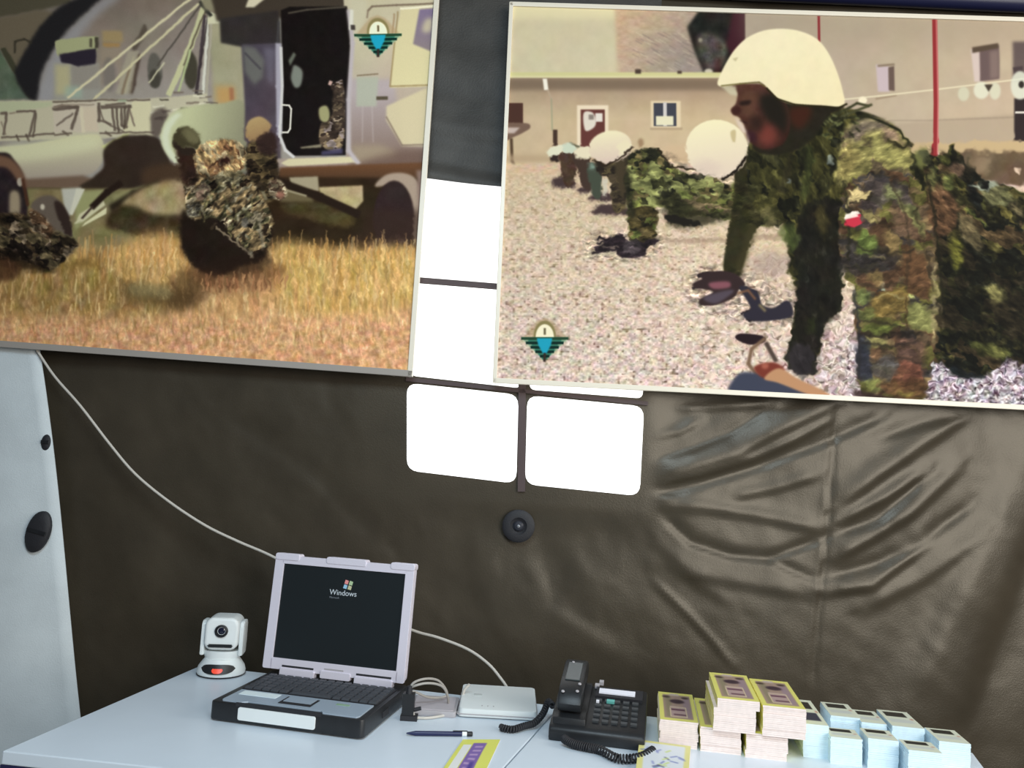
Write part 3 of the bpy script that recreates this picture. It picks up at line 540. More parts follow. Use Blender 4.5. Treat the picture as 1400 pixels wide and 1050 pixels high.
    B('1002,116 1056,118 1072,140 1078,170 1070,196 1052,205 1036,205 1023,196 1022,187 1016,180 1014,172 1008,162 1000,158 997,151 1004,142 1006,128', mot(G(1004, 120, '5a3a30', 1060, 200, '3e241e'), .03, 7, 7, 542), 1.2)
    B('1036,134 1062,130 1074,160 1070,182 1054,172 1042,158', '231f18', 4, .95); B('1034,176 1050,172 1060,184 1056,198 1042,202 1034,192', '84443a', 5, .75); B('1014,128 1032,132 1030,156 1020,164 1010,146', '6a4c3a', 4, .6)
    B('1010,140 1024,138 1022,144 1010,145', '221613', 1.6, .8); B('998,150 1008,147 1010,156 1001,158', '40221e', 1.5, .8); L('1009,166 1019,170', 1.8, '281414', 1.2, .8); B('1024,160 1040,166 1036,184 1026,176', '2c1f1a', 4, .7); B('1018,180 1030,184 1030,196 1020,192', '3c1f28', 2.5, .8)
    P('983,118 1004,118 1006,132 996,130', 'c9c0a4', 1.5, .8); P('1002,160 1012,170 1019,182 1013,184 1006,172', 'd8c6be', 1.8, .7)
    B('979,116 982,104 992,84 1004,66 1020,51 1042,41 1066,38 1092,41 1116,52 1132,72 1144,100 1151,126 1153,141 1146,147 1120,145 1084,144 1062,136 1046,120 1036,112 1010,115 988,119', mot(G(1050, 40, 'ebdfbd', 1080, 150, 'e6d8b2'), .012, 10, 10, 99), .9)
    L('984,118 1010,115 1036,113 1044,119', 2, '6c6238', .7, .8); L('1046,121 1060,136 1084,144 1144,149 1156,143', 2.4, '2a2412', .8); P('1000,80 1008,78 1004,84', 'b3a680', 1, .7)
    # hands
    B('944,390 956,384 950,378 968,374 990,374 1006,380 1016,392 1008,398 1000,410 975,420 955,420 954,412 972,402 946,396', '3b2c2c', 1); B('966,390 992,388 994,396 972,398', '99606a', 1.6, .8); B('958,410 990,400 1000,402 976,418', '5f5560', 1.6, .8)
    B('1008,396 1020,396 1034,404 1040,420 1056,424 1072,414 1080,420 1080,436 1046,442 1020,440 1014,432 1024,424', '34303a', 1); L('1006,404 1020,400 1030,412', 3, '7d5a44', 1.2); L('1036,420 1044,428', 4, '8d7d5c', 1.2, .8)
    B('1004,466 1010,459 1040,462 1044,470 1024,474', '2b1d22', .8); L('1044,466 1026,480 1022,500 1036,518 1052,520', 5, '7d6450', 1.2); L('1046,472 1060,496', 6, '54463e', 1.2)
    B('1006,516 1030,512 1060,522 1100,534 1130,548 1004,546', '454858', 1.8); B('1030,504 1056,498 1072,508 1060,520 1040,518', '7c3c30', 1.4); B('1044,520 1064,506 1090,520 1132,540 1130,550 1100,540 1064,526', 'b98e6c', 1.2); E(1045, 503, 5, 4, 'b06a58', 1.5, .8)
    B('1172,536 1230,548 1262,552 1180,548', '3b2c2a', 1.5, .8)
    emblem(c, 741, 464, 64, 50)
    return c
# ------------------------------------------------------------ materials
M_FAB = mat('tent_vinyl', (.047, .038, .026), .37, noise=.14, nscale=7, bump=.2, bscale=260, spec=.55)
M_FLAP = mat('white_canvas', (.60, .66, .69), .8, noise=.05, nscale=12, bump=.3, bscale=300, spec=.2)
M_DARKFAB = mat('dark_grey_canvas', (.046, .043, .038), .6, noise=.2, nscale=14, bump=.5, bscale=200)
M_PANE = mat('lit_window_vinyl', (.9, .9, .9), .5, emit=(1, 1, 1), es=1.25)
M_BLACK = mat('black_plastic', (.012, .013, .015), .42, noise=.15, nscale=60, bump=.15, bscale=500)
M_BLACKR = mat('black_rubber', (.016, .016, .020), .65, bump=.3, bscale=300)
M_NAVY = mat('navy_blue', (.010, .012, .045), .4)
M_TABLE = mat('pale_grey_laminate', (.68, .76, .84), .33, noise=.03, nscale=5, bump=.05, bscale=400, spec=.45)
M_FAB.node_tree.nodes['Principled BSDF'].inputs['Specular Tint'].default_value = (1, .93, .82, 1)
M_EDGE = mat('dark_blue_edging', (.02, .02, .07), .5)
M_STEEL = mat('painted_steel_leg', (.25, .27, .27), .4, metal=.3)
M_FLOOR = mat('trodden_earth_floor', (.045, .04, .032), .9, noise=.4, nscale=9, bump=1, bscale=40)
M_RAILW = mat('cream_frame_rail', (.78, .72, .60), .35, bump=.05)
M_RAILG = mat('grey_frame_rail', (.34, .31, .28), .35, bump=.05)
M_BOARD = mat('foam_board', (.55, .53, .48), .7)
M_WCABLE = mat('white_cable', (.55, .52, .47), .5)
M_GCABLE = mat('grey_cable', (.36, .34, .31), .5)
M_MAG = mat('magnesium_silver', (.74, .70, .79), .42, metal=.15, bump=.1, bscale=600)
M_SCREEN = mat('lcd_screen', (.012, .016, .018), .35, spec=.4)
M_WPL = mat('white_plastic', (.76, .80, .80), .42)
M_ROUT = mat('cream_plastic', (.68, .72, .72), .5)
M_GRAYB = mat('grey_plastic', (.40, .38, .40), .55)
M_RED = mat('red_lens', (.5, .03, .02), .3, emit=(1, .12, .05), es=.5)
M_LABEL = mat('white_paper_label', (.82, .82, .9), .6)
M_TEAL = mat('teal_key', (.12, .42, .38), .5)
M_PALM = mat('palm_rest_silver', (.38, .46, .55), .4, metal=.2)
M_KEY = mat('key_cap', (.05, .055, .065), .5)

# ------------------------------------------------------------ setting: rear wall with folds
def seg_d(U, V, a, b):
    dx, dy = b[0]-a[0], b[1]-a[1]; n = dx*dx+dy*dy+1e-12
    t = np.clip(((U-a[0])*dx+(V-a[1])*dy)/n, 0, 1); ex = U-a[0]-t*dx; ey = V-a[1]-t*dy
    s = np.sign(dx*ey-dy*ex+1e-12); return np.hypot(ex, ey), s, t
W0 = Vector((0, 2.12, 0))
def wuv(x, y):
    p = onw(x, y); return ((p-W0).dot(WT), p.z)
FOLDS = [('885,650 940,638 1010,618 1060,590 1120,562 1150,545', .022, .015), ('890,678 960,662 1040,638 1130,604 1210,568', .012, -.008), ('886,600 930,590 960,575', .01, .006), ('890,662 960,648 1030,628 1085,602 1140,572', .010, .009), ('1000,680 1060,668 1120,650', .012, .006), ('900,740 960,800 1010,830', .02, .005), ('1180,830 1260,790 1340,730', .02, .007), ('1200,600 1260,580 1330,565', .012, -.006), ('930,560 1000,556 1060,552', .008, .005),
         ('886,630 950,612 1000,592 1050,560', .010, -.005), ('1145,690 1200,648 1260,606 1330,560', .020, .012), ('1150,712 1210,680 1255,652 1270,640', .012, .009), ('1146,730 1200,712 1245,672 1262,650', .010, -.007),
         ('1140,762 1190,735 1245,700 1310,640', .016, .010), ('1135,788 1200,772 1245,752 1330,690', .012, -.007), ('1130,808 1190,800 1230,770 1262,745', .014, .010), ('905,705 945,742 1000,760 1050,765 1125,738', .010, -.008),
         ('885,692 960,694 1040,706 1124,724', .014, .007), ('1050,765 1120,796', .009, -.005), ('895,798 935,835 975,878 1000,910', .007, .005), ('1142,560 1134,670 1127,760 1115,860 1110,930', .006, -.004),
         ('1138,560 1128,670 1121,760 1108,860', .006, .001), ('690,664 700,690', .007, .004), ('630,665 650,690', .006, .004), ('800,682 820,705', .007, .004), ('830,690 845,712', .006, .004), ('883,585 900,582', .006, .005),
         ('885,680 920,684', .006, .005), ('540,570 556,578', .006, .004), ('930,780 1040,800 1110,812', .02, .006), ('1420,600 1360,740 1290,880 1230,990', .07, .02), ('1440,700 1380,860 1330,1000', .05, -.02),
         ('640,680 660,780 700,880', .04, .006), ('740,740 760,820 860,880', .03, -.005), ('150,650 180,760 200,860', .05, .006), ('470,540 520,620 560,700', .03, .004), ('300,560 420,640 520,740', .03, -.004)]
def build_wall():
    us = np.arange(-2.5, 2.35, .0085); vs = np.arange(-.02, 2.78, .0085); U, V = np.meshgrid(us, vs)
    D = (fbm(U, V, .5, .7, 301, 3)-.5)*.035+(fbm(U+V*.4, V, .16, .22, 305, 3)-.5)*.010+(fbm(U, V, .03, .03, 307, 2)-.5)*.0012
    for s, wd, hh in FOLDS:
        q = [wuv(*p) for p in pts_(s)]; best = np.full(U.shape, 9.); sg = np.ones(U.shape)
        for a, b in zip(q, q[1:]):
            d, s_, t = seg_d(U, V, a, b); k = d < best; best[k] = d[k]; sg[k] = s_[k]
        e0 = np.minimum(np.hypot(U-q[0][0], V-q[0][1]), np.hypot(U-q[-1][0], V-q[-1][1])); fade = np.clip(e0/(wd*3), 0, 1)
        wl = np.where(sg > 0, wd*1.7, wd*.8)
        D += hh*.8*np.exp(-(best/wl)**2)*(.35+.65*fade)
    # taut and flat round the window
    a = wuv(700, 450); m = np.exp(-(np.clip(np.abs(U-a[0])-.36, 0, 9)/.06)**2)*np.exp(-(np.clip(np.abs(V-1.62)-.44, 0, 9)/.05)**2)
    D = D*(1-m)+.004*m; D = np.clip(D, -.03, .03)
    X = W0.x+U*WT.x+D*WN.x; Y = W0.y+U*WT.y+D*WN.y; h, wd = U.shape
    co = np.stack([X, Y, V], -1).reshape(-1, 3); i = np.arange((h-1)*(wd-1)); r, c = i//(wd-1), i % (wd-1); a = r*wd+c
    fc = np.stack([a, a+1, a+wd+1, a+wd], 1)
    me = bpy.data.meshes.new('wall_back'); me.vertices.add(len(co)); me.vertices.foreach_set('co', co.ravel()); me.loops.add(fc.size); me.loops.foreach_set('vertex_index', fc.ravel())
    me.polygons.add(len(fc)); me.polygons.foreach_set('loop_start', np.arange(0, fc.size, 4)); me.polygons.foreach_set('loop_total', np.full(len(fc), 4)); me.polygons.foreach_set('use_smooth', np.ones(len(fc), bool))
    me.update(calc_edges=True); me.validate(); me.materials.append(M_FAB)
    o = bpy.data.objects.new('wall_back', me); COL.objects.link(o); tag(o, 'dark olive brown tent wall of creased glossy vinyl', None, kind='structure')
build_wall()
def on_wall(bm, z=0.): pass
WM = Matrix(((WT.x, 0, WN.x, W0.x), (WT.y, 0, WN.y, W0.y), (0, 1, 0, 0), (0, 0, 0, 1)))     # local (u, v, out) -> world
def wp(x, y): return wuv(x, y)
# window panes
win = empty('window_1', W0+Vector((0, 0, 0))); tag(win, 'tent window of small clear panes glowing white between the posters', kind='structure')
def pane(q, r):
    P = [Vector(wp(*p)) for p in q]; n = 4; out = []
    for i in range(4):
        c = P[i]; a = (P[i-1]-c).normalized(); b = (P[(i+1) % 4]-c).normalized()
        for k in range(n+1):
            t = k/n; out.append(c+a*r*(1-t)**2+b*r*t**2)
    bm = prism([(p.x, p.y) for p in out], .003, .009, WM)
    o = link('pane', bm, M_PANE); o.parent = win; o.location = -win.location
for q, r in [([(557, 524), (709, 540), (706, 661), (557, 643)], .03), ([(721, 541), (880, 556), (874, 678), (718, 662)], .03),
             ([(566, 388), (716, 400), (712, 531), (562, 514)], .016), ([(728, 400), (884, 412), (878, 545), (724, 533)], .016),
             ([(572, 243), (722, 254), (718, 391), (568, 379)], .012), ([(734, 255), (888, 267), (882, 404), (730, 392)], .012)]: pane(q, r)
# fabric bars round the panes
for k, (a, b, hw) in enumerate([((716, 240), (713, 672), 5), ((560, 383), (885, 409), 3.2), ((556, 519), (885, 552), 2.6)]):
    A, B_ = Vector(wp(*a)), Vector(wp(*b)); d = (B_-A).normalized(); n = Vector((-d.y, d.x))*hw*.00195
    link('mullion', prism([A+n, B_+n, B_-n, A-n][::-1], .004, .012, WM), mat('plum_brown_webbing', (.07, .045, .045), .6)).parent = win
for ch in win.children:
    if ch.name.startswith('mullion'): ch.location = -win.location
# dark blind above the window
def blind():
    us = np.linspace(wp(560, 100)[0], wp(900, 100)[0], 70); vb = wp(640, 247)[1]; vs = np.linspace(vb, 2.72, 120); bm = bmesh.new(); R_ = []
    for j, v in enumerate(vs):
        row = []
        for i, u in enumerate(us):
            sl = -.075*(u-us[0]); d = .012+.006*math.sin(v*38+u*2)*math.exp(-(v-vb)*3)+.004*math.sin(v*90+u*5)*math.exp(-(v-vb)*9)+.003*math.sin(u*23+v*4)
            row.append(bm.verts.new(WM @ Vector((u, v+sl*(1 if j < 110 else 0), d))))
        R_.append(row)
    for j in range(len(R_)-1):
        for i in range(len(us)-1): bm.faces.new([R_[j][i], R_[j][i+1], R_[j+1][i+1], R_[j+1][i]])
    o = link('blind', bm, M_DARKFAB, win, smooth=True, auto=False); o.location = -win.location
blind()
link('floor', bx(-6, 6, -4, 2.75, -.06, 0), M_FLOOR)
tag(bpy.data.objects['floor'], 'dark earth floor inside the tent', kind='structure')

# white canvas at the left
def flap():
    bm = bmesh.new(); A = onw(40, 475, .035); B_ = onw(108, 970, .035); k = (B_-A)/(B_.z-A.z); rows = []; NZ, NS = 60, 40
    for j in range(NZ+1):
        z = .0+2.7*j/NZ; e = A+k*(z-A.z); e = e+Vector((.03*math.sin((z-.4)*1.6)**2, 0, 0)); row = []
        for i in range(NS+1):
            s = i/NS; p = e+Vector((-1.35*s, .05*s-(.5*s**1.3)*min(1, max(0, (1.3-z)/.8)), 0)); p += Vector((.3, -1, 0))*((.018*math.sin(s*17+z*1.1)+.006*math.sin(s*9+z*5))*min(1, s*6)*min(1, max(.12, (1.55-z)/.6)))
            row.append(bm.verts.new((p.x, p.y, z)))
        rows.append(row)
    for j in range(NZ):
        for i in range(NS): bm.faces.new([rows[j][i], rows[j][i+1], rows[j+1][i+1], rows[j+1][i]])
    bmesh.ops.recalc_face_normals(bm, faces=bm.faces)
    o = link('wall_left', bm, M_FLAP, smooth=True, auto=False); s = o.modifiers.new('thickness', 'SOLIDIFY'); s.thickness = .004
    tag(o, 'pale grey white canvas flap hanging at the left edge', kind='structure')
flap()
def oval(name, px, rx, ry, off, rot, label, cat):
    p = onw(*px, off); o = empty(name, p); Mx = Matrix.Rotation(math.radians(rot), 4, 'Y') @ Matrix(((WT.x, 0, WN.x, 0), (WT.y, 0, WN.y, 0), (0, 1, 0, 0), (0, 0, 0, 1)))
    link('plate', lathe([(0, -.006), (1, -.006), (1, .002), (.9, .006), (.55, .009), (0, .009)], 28, Mx @ Matrix.Diagonal((rx, ry, 1, 1))), M_BLACKR, o, smooth=True)
    link('strap', bx(-.72*rx, .85*rx, -.003, .006, .008, .012, M=Mx), M_BLACK, o, bev=.001)
    tag(o, label, cat)
oval('strap_guide', (52, 727), .031, .054, .056, 12, 'black oval rubber patch on the white canvas at the left', 'patch')
oval('toggle', (64, 605), .013, .022, .035, 0, 'small black toggle at the edge of the white canvas above the oval patch', 'toggle')
p = onw(709, 719, .008); o = empty('tent_grommet', p); Mx = Matrix(((WT.x, 0, WN.x, 0), (WT.y, 0, WN.y, 0), (0, 1, 0, 0), (0, 0, 0, 1)))
link('flange', lathe([(.012, .0), (.042, .0), (.042, .006), (.036, .010), (.022, .010), (.017, .005), (.012, .004)], 40, Mx), M_BLACKR, o, smooth=True)
link('button', lathe([(0, -.002), (.013, -.002), (.013, .009), (.009, .013), (0, .014)], 28, Mx), mat('dark_slate_rubber', (.03, .033, .045), .35), o, smooth=True)
link('stud', lathe([(0, .012), (.0045, .012), (.004, .017), (0, .018)], 14, Mx), mat('worn_metal_stud', (.25, .26, .28), .4, metal=.8), o, smooth=True)
tag(o, 'round black rubber eyelet on the tent wall below the panes', 'eyelet')

# ------------------------------------------------------------ posters
def homog(src, dst):
    A = []; b = []
    for (x, y), (u, v) in zip(src, dst):
        A.append([x, y, 1, 0, 0, 0, -u*x, -u*y]); b.append(u); A.append([0, 0, 0, x, y, 1, -v*x, -v*y]); b.append(v)
    return np.append(np.linalg.solve(np.array(A, float), np.array(b, float)), 1).reshape(3, 3)
def rectify(c, quad, W_, H_):                 # quad TL TR BR BL in drawing coordinates
    Hm = homog([(0, 0), (1, 0), (1, 1), (0, 1)], quad); X, Y = np.meshgrid((np.arange(W_)+.5)/W_, (np.arange(H_)+.5)/H_)
    d = Hm[2, 0]*X+Hm[2, 1]*Y+1; x = (Hm[0, 0]*X+Hm[0, 1]*Y+Hm[0, 2])/d; y = (Hm[1, 0]*X+Hm[1, 1]*Y+Hm[1, 2])/d
    x = np.clip((x-c.x0)*c.S-.5, 0, c.w-1.001); y = np.clip((y-c.y0)*c.S-.5, 0, c.h-1.001); i = x.astype(int); j = y.astype(int); fx = (x-i)[..., None]; fy = (y-j)[..., None]; m = c.im
    return (m[j, i]*(1-fx)+m[j, i+1]*fx)*(1-fy)+(m[j+1, i]*(1-fx)+m[j+1, i+1]*fx)*fy
def lerp2(q, u, v): return (q[0]*(1-u)+q[1]*u)*(1-v)+(q[3]*(1-u)+q[2]*u)*v
def poster(name, canvas, quad, rails, gain, label):
    OFF = .055; q3 = [onw(*p, OFF) for p in quad]; base = (q3[2]+q3[3])/2; root = empty(name, base); out = WN*1.0
    q = [p-base for p in q3]
    bm = bmesh.new(); inset = [lerp2(q, u, v) for u, v in ((.004, .996), (.996, .996), (.996, .004), (.004, .004))]
    a = [bm.verts.new(p-out*.004) for p in inset]; b = [bm.verts.new(p-out*.0005) for p in inset]; bm.faces.new(a[::-1]); bm.faces.new(b)
    for i in range(4): bm.faces.new([a[i], a[(i+1) % 4], b[(i+1) % 4], b[i]])
    bmesh.ops.recalc_face_normals(bm, faces=bm.faces); link('backing_board', bm, M_BOARD, root)
    arr = rectify(canvas, quad, 1216, 880); arr = np.clip(arr, 0, 1)**gain[1]*gain[0]
    bm = bmesh.new(); uvquad(bm, [p+out*.0005 for p in inset]); link('print', bm, print_mat(name+'_print', arr, .6, .06), root)
    W_ = [None]*4
    for i, (m, wd) in enumerate(rails):         # top, right, bottom, left
        A, B_ = q[i], q[(i+1) % 4]; d = (B_-A).normalized(); n = d.cross(out).normalized()
        if n.dot(sum(q, Vector())/4-A) < 0: n = -n
        e = wd*.9
        bm = bmesh.new(); vs = []
        for z in (-.006, .006):
            vs.append([bm.verts.new(P+out*z) for P in (A-n*.001, B_-n*.001, B_+n*wd-d*wd*0, A+n*wd+d*wd*0)])
        bm.faces.new(vs[0][::-1]); bm.faces.new(vs[1])
        for k in range(4): bm.faces.new([vs[0][k], vs[0][(k+1) % 4], vs[1][(k+1) % 4], vs[1][k]])
        bmesh.ops.recalc_face_normals(bm, faces=bm.faces); link('frame_rail', bm, m, root, bev=.0015)
    tag(root, label, 'poster', 'framed posters on the tent wall')
    return root
poster('framed_poster', paint_left(), [(-148, -66), (601, -12), (564, 515), (-180, 461)], [(M_RAILW, .013), (M_RAILW, .013), (M_RAILG, .016), (M_RAILG, .013)], (1.14, 1.12),
       'framed poster of camouflaged soldiers running in dry grass beside a grey helicopter')
poster('framed_poster', paint_right(), [(697, 4), (1456, 27), (1454, 563), (674, 523)], [(M_RAILW, .011), (M_RAILW, .011), (M_RAILW, .012), (M_RAILW, .010)], (1.02, 1.12),
       'framed poster of soldiers in white helmets doing push-ups on gravel')
# rail shaped as a dark navy tube along the poster tops
a = onw(560, -34, .03); b = onw(1500, 8, .03)
o = link('navy_tube', tube([a, b], .026, 12, 1), M_NAVY, smooth=True); tag(o, 'dark navy tube running along the top of the right hand poster', 'bar')

# ------------------------------------------------------------ tables
TZ = .75
BL = onz(274, 910); FL = BL-Vector((.176, .984, 0))*.606; sB = onz(725, 1009)+Vector((.052, .162, 0))*1.36; sF = onz(725, 1009)-Vector((.052, .162, 0))*1.9
bkd = (sB-BL).normalized()
def table(name, c, label, legs):
    ctr = sum(c, Vector())/4; root = empty(name, (ctr.x, ctr.y, 0)); Q = [p-ctr for p in c]
    link('tabletop', prism([(p.x, p.y) for p in Q], TZ-.022, TZ), [M_TABLE], root, bev=.002)
    e = prism([(p.x*1.002, p.y*1.002) for p in Q], TZ-.030, TZ-.0225); link('edging', e, M_EDGE, root)
    for i in range(4):
        p = Q[i]*.86; f = Q[i]*.90
        link('leg', tube([(p.x, p.y, TZ-.03), (f.x, f.y, .012)], .015, 12, 1), M_STEEL, root, smooth=True)
        link('foot_cap', lathe([(0, 0), (.019, 0), (.019, .02), (.016, .025), (0, .025)], 14, Matrix.Translation((f.x, f.y, 0))), M_BLACKR, root, smooth=True)
    for i, j in ((0, 3), (1, 2)):
        p, q = Q[i]*.875, Q[j]*.875; link('cross_bar', tube([(p.x, p.y, .34), (q.x, q.y, .34)], .010, 8, 1), M_STEEL, root, smooth=True)
    tag(root, label, 'table', 'pale tables under the posters')
FL2 = FL; table('folding_table', [FL, sF, sB, BL], 'pale folding table under the laptop at the left', 4)
g = bkd*.0025; R2B = onz(1331, 1012)+Vector((0, 0, 0)); dirn = (sF-sB)
R2B = sB+g+bkd*((onz(1318, 1020)-sB).dot(bkd)); R2F = R2B+dirn*1.0
table('folding_table', [sF+g, R2F, R2B, sB+g], 'pale folding table under the telephone and card stacks at the right', 4)
# ------------------------------------------------------------ laptop
YL = math.radians(-11.8)
L0 = onz(285, 985); lap = empty('laptop', L0, YL); tag(lap, 'rugged laptop with silver lid open and black body on the left table', 'laptop')
LW, LD, LH = .318, .256, .037
link('base', prism(rrect(0, LW, 0, LD, .010), .003, LH), M_BLACK, lap, smooth=True, bev=.003)
for x, y in ((.02, .02), (LW-.02, .02), (.02, LD-.02), (LW-.02, LD-.02)): link('rubber_foot', lathe([(0, 0), (.008, 0), (.008, .0035), (0, .0035)], 12, Matrix.Translation((x, y, 0))), M_BLACKR, lap)
link('front_plate', prism(rrect(.062, .222, .009, .033, .004, 3), 0, .004, Matrix(((1, 0, 0, 0), (0, 0, -1, .0005), (0, 1, 0, 0), (0, 0, 0, 1)))), M_WPL, lap, bev=.001)
link('latch_notch', bx(.055, .232, -.0008, .003, .033, .040), M_BLACKR, lap)
link('palm_rest', prism([(.022, .008), (.062, .008), (.072, .016), (.225, .016), (.232, .006), (.300, .006), (.304, .014), (.304, .086), (.018, .086), (.018, .014)], LH-.001, LH+.0025), M_PALM, lap, bev=.0008)
link('sticker', bx(.030, .110, .052, .078, LH+.0022, LH+.0032), mat('pale_paper_sticker', (.75, .85, .88), .6), lap)
link('touchpad', bx(.128, .196, .028, .072, LH+.001, LH+.0035), M_BLACKR, lap)
link('touchpad_surface', bx(.133, .191, .040, .070, LH+.0034, LH+.0044), M_PALM, lap)
link('badge', bx(.235, .262, .060, .068, LH+.0024, LH+.0034), mat('green_badge', (.25, .38, .25), .5), lap)
keys = link('keyboard_bed', bx(.014, .308, .094, .210, LH-.001, LH+.0015), M_BLACKR, lap)
km = bpy.data.meshes.new('key'); bm = bmesh.new(); box(bm, -.0082, .0082, -.0078, .0078, 0, .0042)
for v in bm.verts:
    if v.co.z > .003: v.co.x *= .8; v.co.y *= .8
bm.to_mesh(km); bm.free(); km.materials.append(M_KEY)
for r_ in range(6):
    for c_ in range(15):
        if r_ == 0 and 4 < c_ < 10: continue
        o = bpy.data.objects.new('key', km); COL.objects.link(o); o.parent = keys; o.location = (.026+c_*.0193, .104+r_*.0192, LH+.0013)
sb = bpy.data.objects.new('key', km); COL.objects.link(sb); sb.parent = keys; sb.location = (.161, .104, LH+.0013); sb.scale = (5.6, 1, 1)
link('side_port', bx(LW-.001, LW+.0012, .10, .135, .012, .024), M_BLACKR, lap)
# lid
lid = empty('lid', (0, LD-.030, LH+.004)); lid.parent = lap; REC = math.radians(5); lid.rotation_euler = (-REC, 0, 0)
LX0, LX1, LT = -.014, LW-.001, .252
VM = Matrix(((1, 0, 0, 0), (0, 0, -1, 0), (0, 1, 0, 0), (0, 0, 0, 1)))      # local (x, up, toward viewer)
def lp(name, pts, z0, z1, m, bev=.0, par=None): return link(name, prism(pts, z0, z1, VM), m, par or lid, bev=bev)
lp('lid_back', rrect(LX0, LX1, .006, LT, .012), -.020, -.004, M_MAG, .003)
lp('bezel', rrect(LX0, .008, .006, LT-.001, .004, 3), -.005, .0015, M_MAG, .001); lp('bezel', rrect(LX1-.020, LX1, .006, LT-.001, .004, 3), -.005, .0015, M_MAG, .001)
lp('bezel', rrect(.004, LX1-.016, LT-.018, LT, .004, 3), -.005, .0015, M_MAG, .001); lp('bezel', rrect(.004, LX1-.016, .006, .030, .004, 3), -.005, .0015, M_MAG, .001)
for a_, b_ in ((-.014, .045), (.11, .205), (.262, LW)): lp('top_bumper', rrect(a_, b_, LT-.010, LT+.005, .005, 3), -.022, .0035, M_MAG, .0015)
lp('screen', [(.007, .029), (LX1-.019, .029), (LX1-.019, LT-.017), (.007, LT-.017)], -.0045, -.0015, M_SCREEN)
for a_, b_ in ((.030, .112), (.205, .292)):
    lp('hinge_cover', rrect(a_, b_, -.012, .010, .003, 3), -.012, .006, M_MAG, .0015); lp('hinge_slot', [(a_+.003, .0125), (b_-.004, .0125), (b_-.004, .0165), (a_+.003, .0165)], .0005, .0022, M_BLACKR)
lp('center_latch', rrect(.125, .195, -.002, .014, .003, 3), -.010, .004, M_MAG, .001); lp('status_mark', [(.133, .0165), (.178, .0165), (.178, .0195), (.133, .0195)], .001, .0022, M_GRAYB)
# logo and words on the screen
def text_mesh(name, s, size, loc, m, par, shear=0.):
    cu = bpy.data.curves.new(name, 'FONT'); cu.body = s; cu.size = size; cu.extrude = .0002; cu.shear = shear; ob = bpy.data.objects.new(name, cu); COL.objects.link(ob)
    me = bpy.data.meshes.new_from_object(ob.evaluated_get(bpy.context.evaluated_depsgraph_get())); bpy.data.objects.remove(ob); me.materials.clear(); me.materials.append(m)
    me.transform(VM @ Matrix.Translation(loc)); o = bpy.data.objects.new(name, me); COL.objects.link(o); o.parent = par; return o
E_W = mat('screen_white_glow', (0, 0, 0), .5, emit=rgb(190, 205, 215), es=.8); sx, sy = .124, .180
text_mesh('logo_word', 'Windows', .0165, (sx, sy-.004, -.0012), E_W, lid)
text_mesh('logo_word', 'Microsoft', .006, (sx+.001, sy-.012, -.0012), mat('screen_grey_glow', (0, 0, 0), .5, emit=rgb(110, 120, 130), es=.8), lid)
for i, (dx, dy, cc) in enumerate(((0, .010, (225, 150, 150)), (.0105, .0085, (170, 200, 160)), (-.002, 0, (150, 200, 230)), (.0085, -.0015, (190, 195, 160)))):
    bm = prism([(sx+.033+dx, sy+.012+dy), (sx+.041+dx, sy+.0105+dy), (sx+.0428+dx, sy+.0185+dy), (sx+.0352+dx, sy+.0205+dy)], -.0013, -.0009, VM); link('logo_flag', bm, mat('screen_flag_glow', (0, 0, 0), .5, emit=rgb(*cc), es=.8), lid)

# ------------------------------------------------------------ white pan and tilt camera
C0 = onz(302, 921); pz = empty('video_camera', C0, .12); pz.scale = (.96, .96, .92); tag(pz, 'white pan and tilt video camera at the back left corner of the table', 'camera')
link('base', lathe([(0, 0), (.050, 0), (.056, .004), (.057, .012), (.054, .022), (.046, .034), (.040, .042), (0, .042)], 40, sx=1, sy=.95), M_WPL, pz, smooth=True)
link('foot_ring', lathe([(0, -.0), (.052, -.0), (.0575, .0035), (.052, .006), (0, .006)], 36, sx=1, sy=.95), M_BLACKR, pz, smooth=True)
def front_patch(name, x0, x1, z0, z1, rad, m, th=.003, par=None):
    bm = bmesh.new(); n = 14; rows = [[], [], [], []]
    for i in range(n+1):
        x = x0+(x1-x0)*i/n; k = 1-abs(2*i/n-1)**3; za, zb = (z0+z1)/2-(z1-z0)/2*k**.6, (z0+z1)/2+(z1-z0)/2*k**.6
        for j, (z, e) in enumerate(((za, 0), (zb, 0), (zb, th), (za, th))):
            r_ = (rad[0]+(rad[1]-rad[0])*(z-z0)/(z1-z0))+e-.0015; rows[j].append(bm.verts.new((x, -math.sqrt(max(1e-6, r_*r_-x*x)), z)))
    for a_, b_ in ((0, 1), (1, 2), (2, 3), (3, 0)):
        for i in range(n): bm.faces.new([rows[a_][i], rows[a_][i+1], rows[b_][i+1], rows[b_][i]])
    for i in (0, n): bm.faces.new([rows[j][i] for j in range(4)])
    bmesh.ops.remove_doubles(bm, verts=bm.verts, dist=1e-5); bmesh.ops.recalc_face_normals(bm, faces=bm.faces); return link(name, bm, m, par or pz, smooth=True)
wn = front_patch('sensor_window', -.040, .040, .012, .034, (.0555, .047), M_BLACK)
front_patch('red_lamp', -.012, .014, .015, .028, (.058, .0495), M_RED, .002)
link('yoke_base', lathe([(0, .040), (.036, .040), (.039, .050), (.040, .062), (0, .062)], 32, sx=1.12, sy=.85), M_WPL, pz, smooth=True)
for s in (-1, 1): link('yoke_arm', prism([(-.024, .050), (.024, .050), (.027, .085), (.025, .128), (.016, .136), (-.016, .136), (-.024, .128)], s*.0395, s*.0505, Matrix(((0, 0, 1, 0), (1, 0, 0, 0), (0, 1, 0, 0), (0, 0, 0, 1)))), M_WPL, pz, smooth=True, bev=.005)
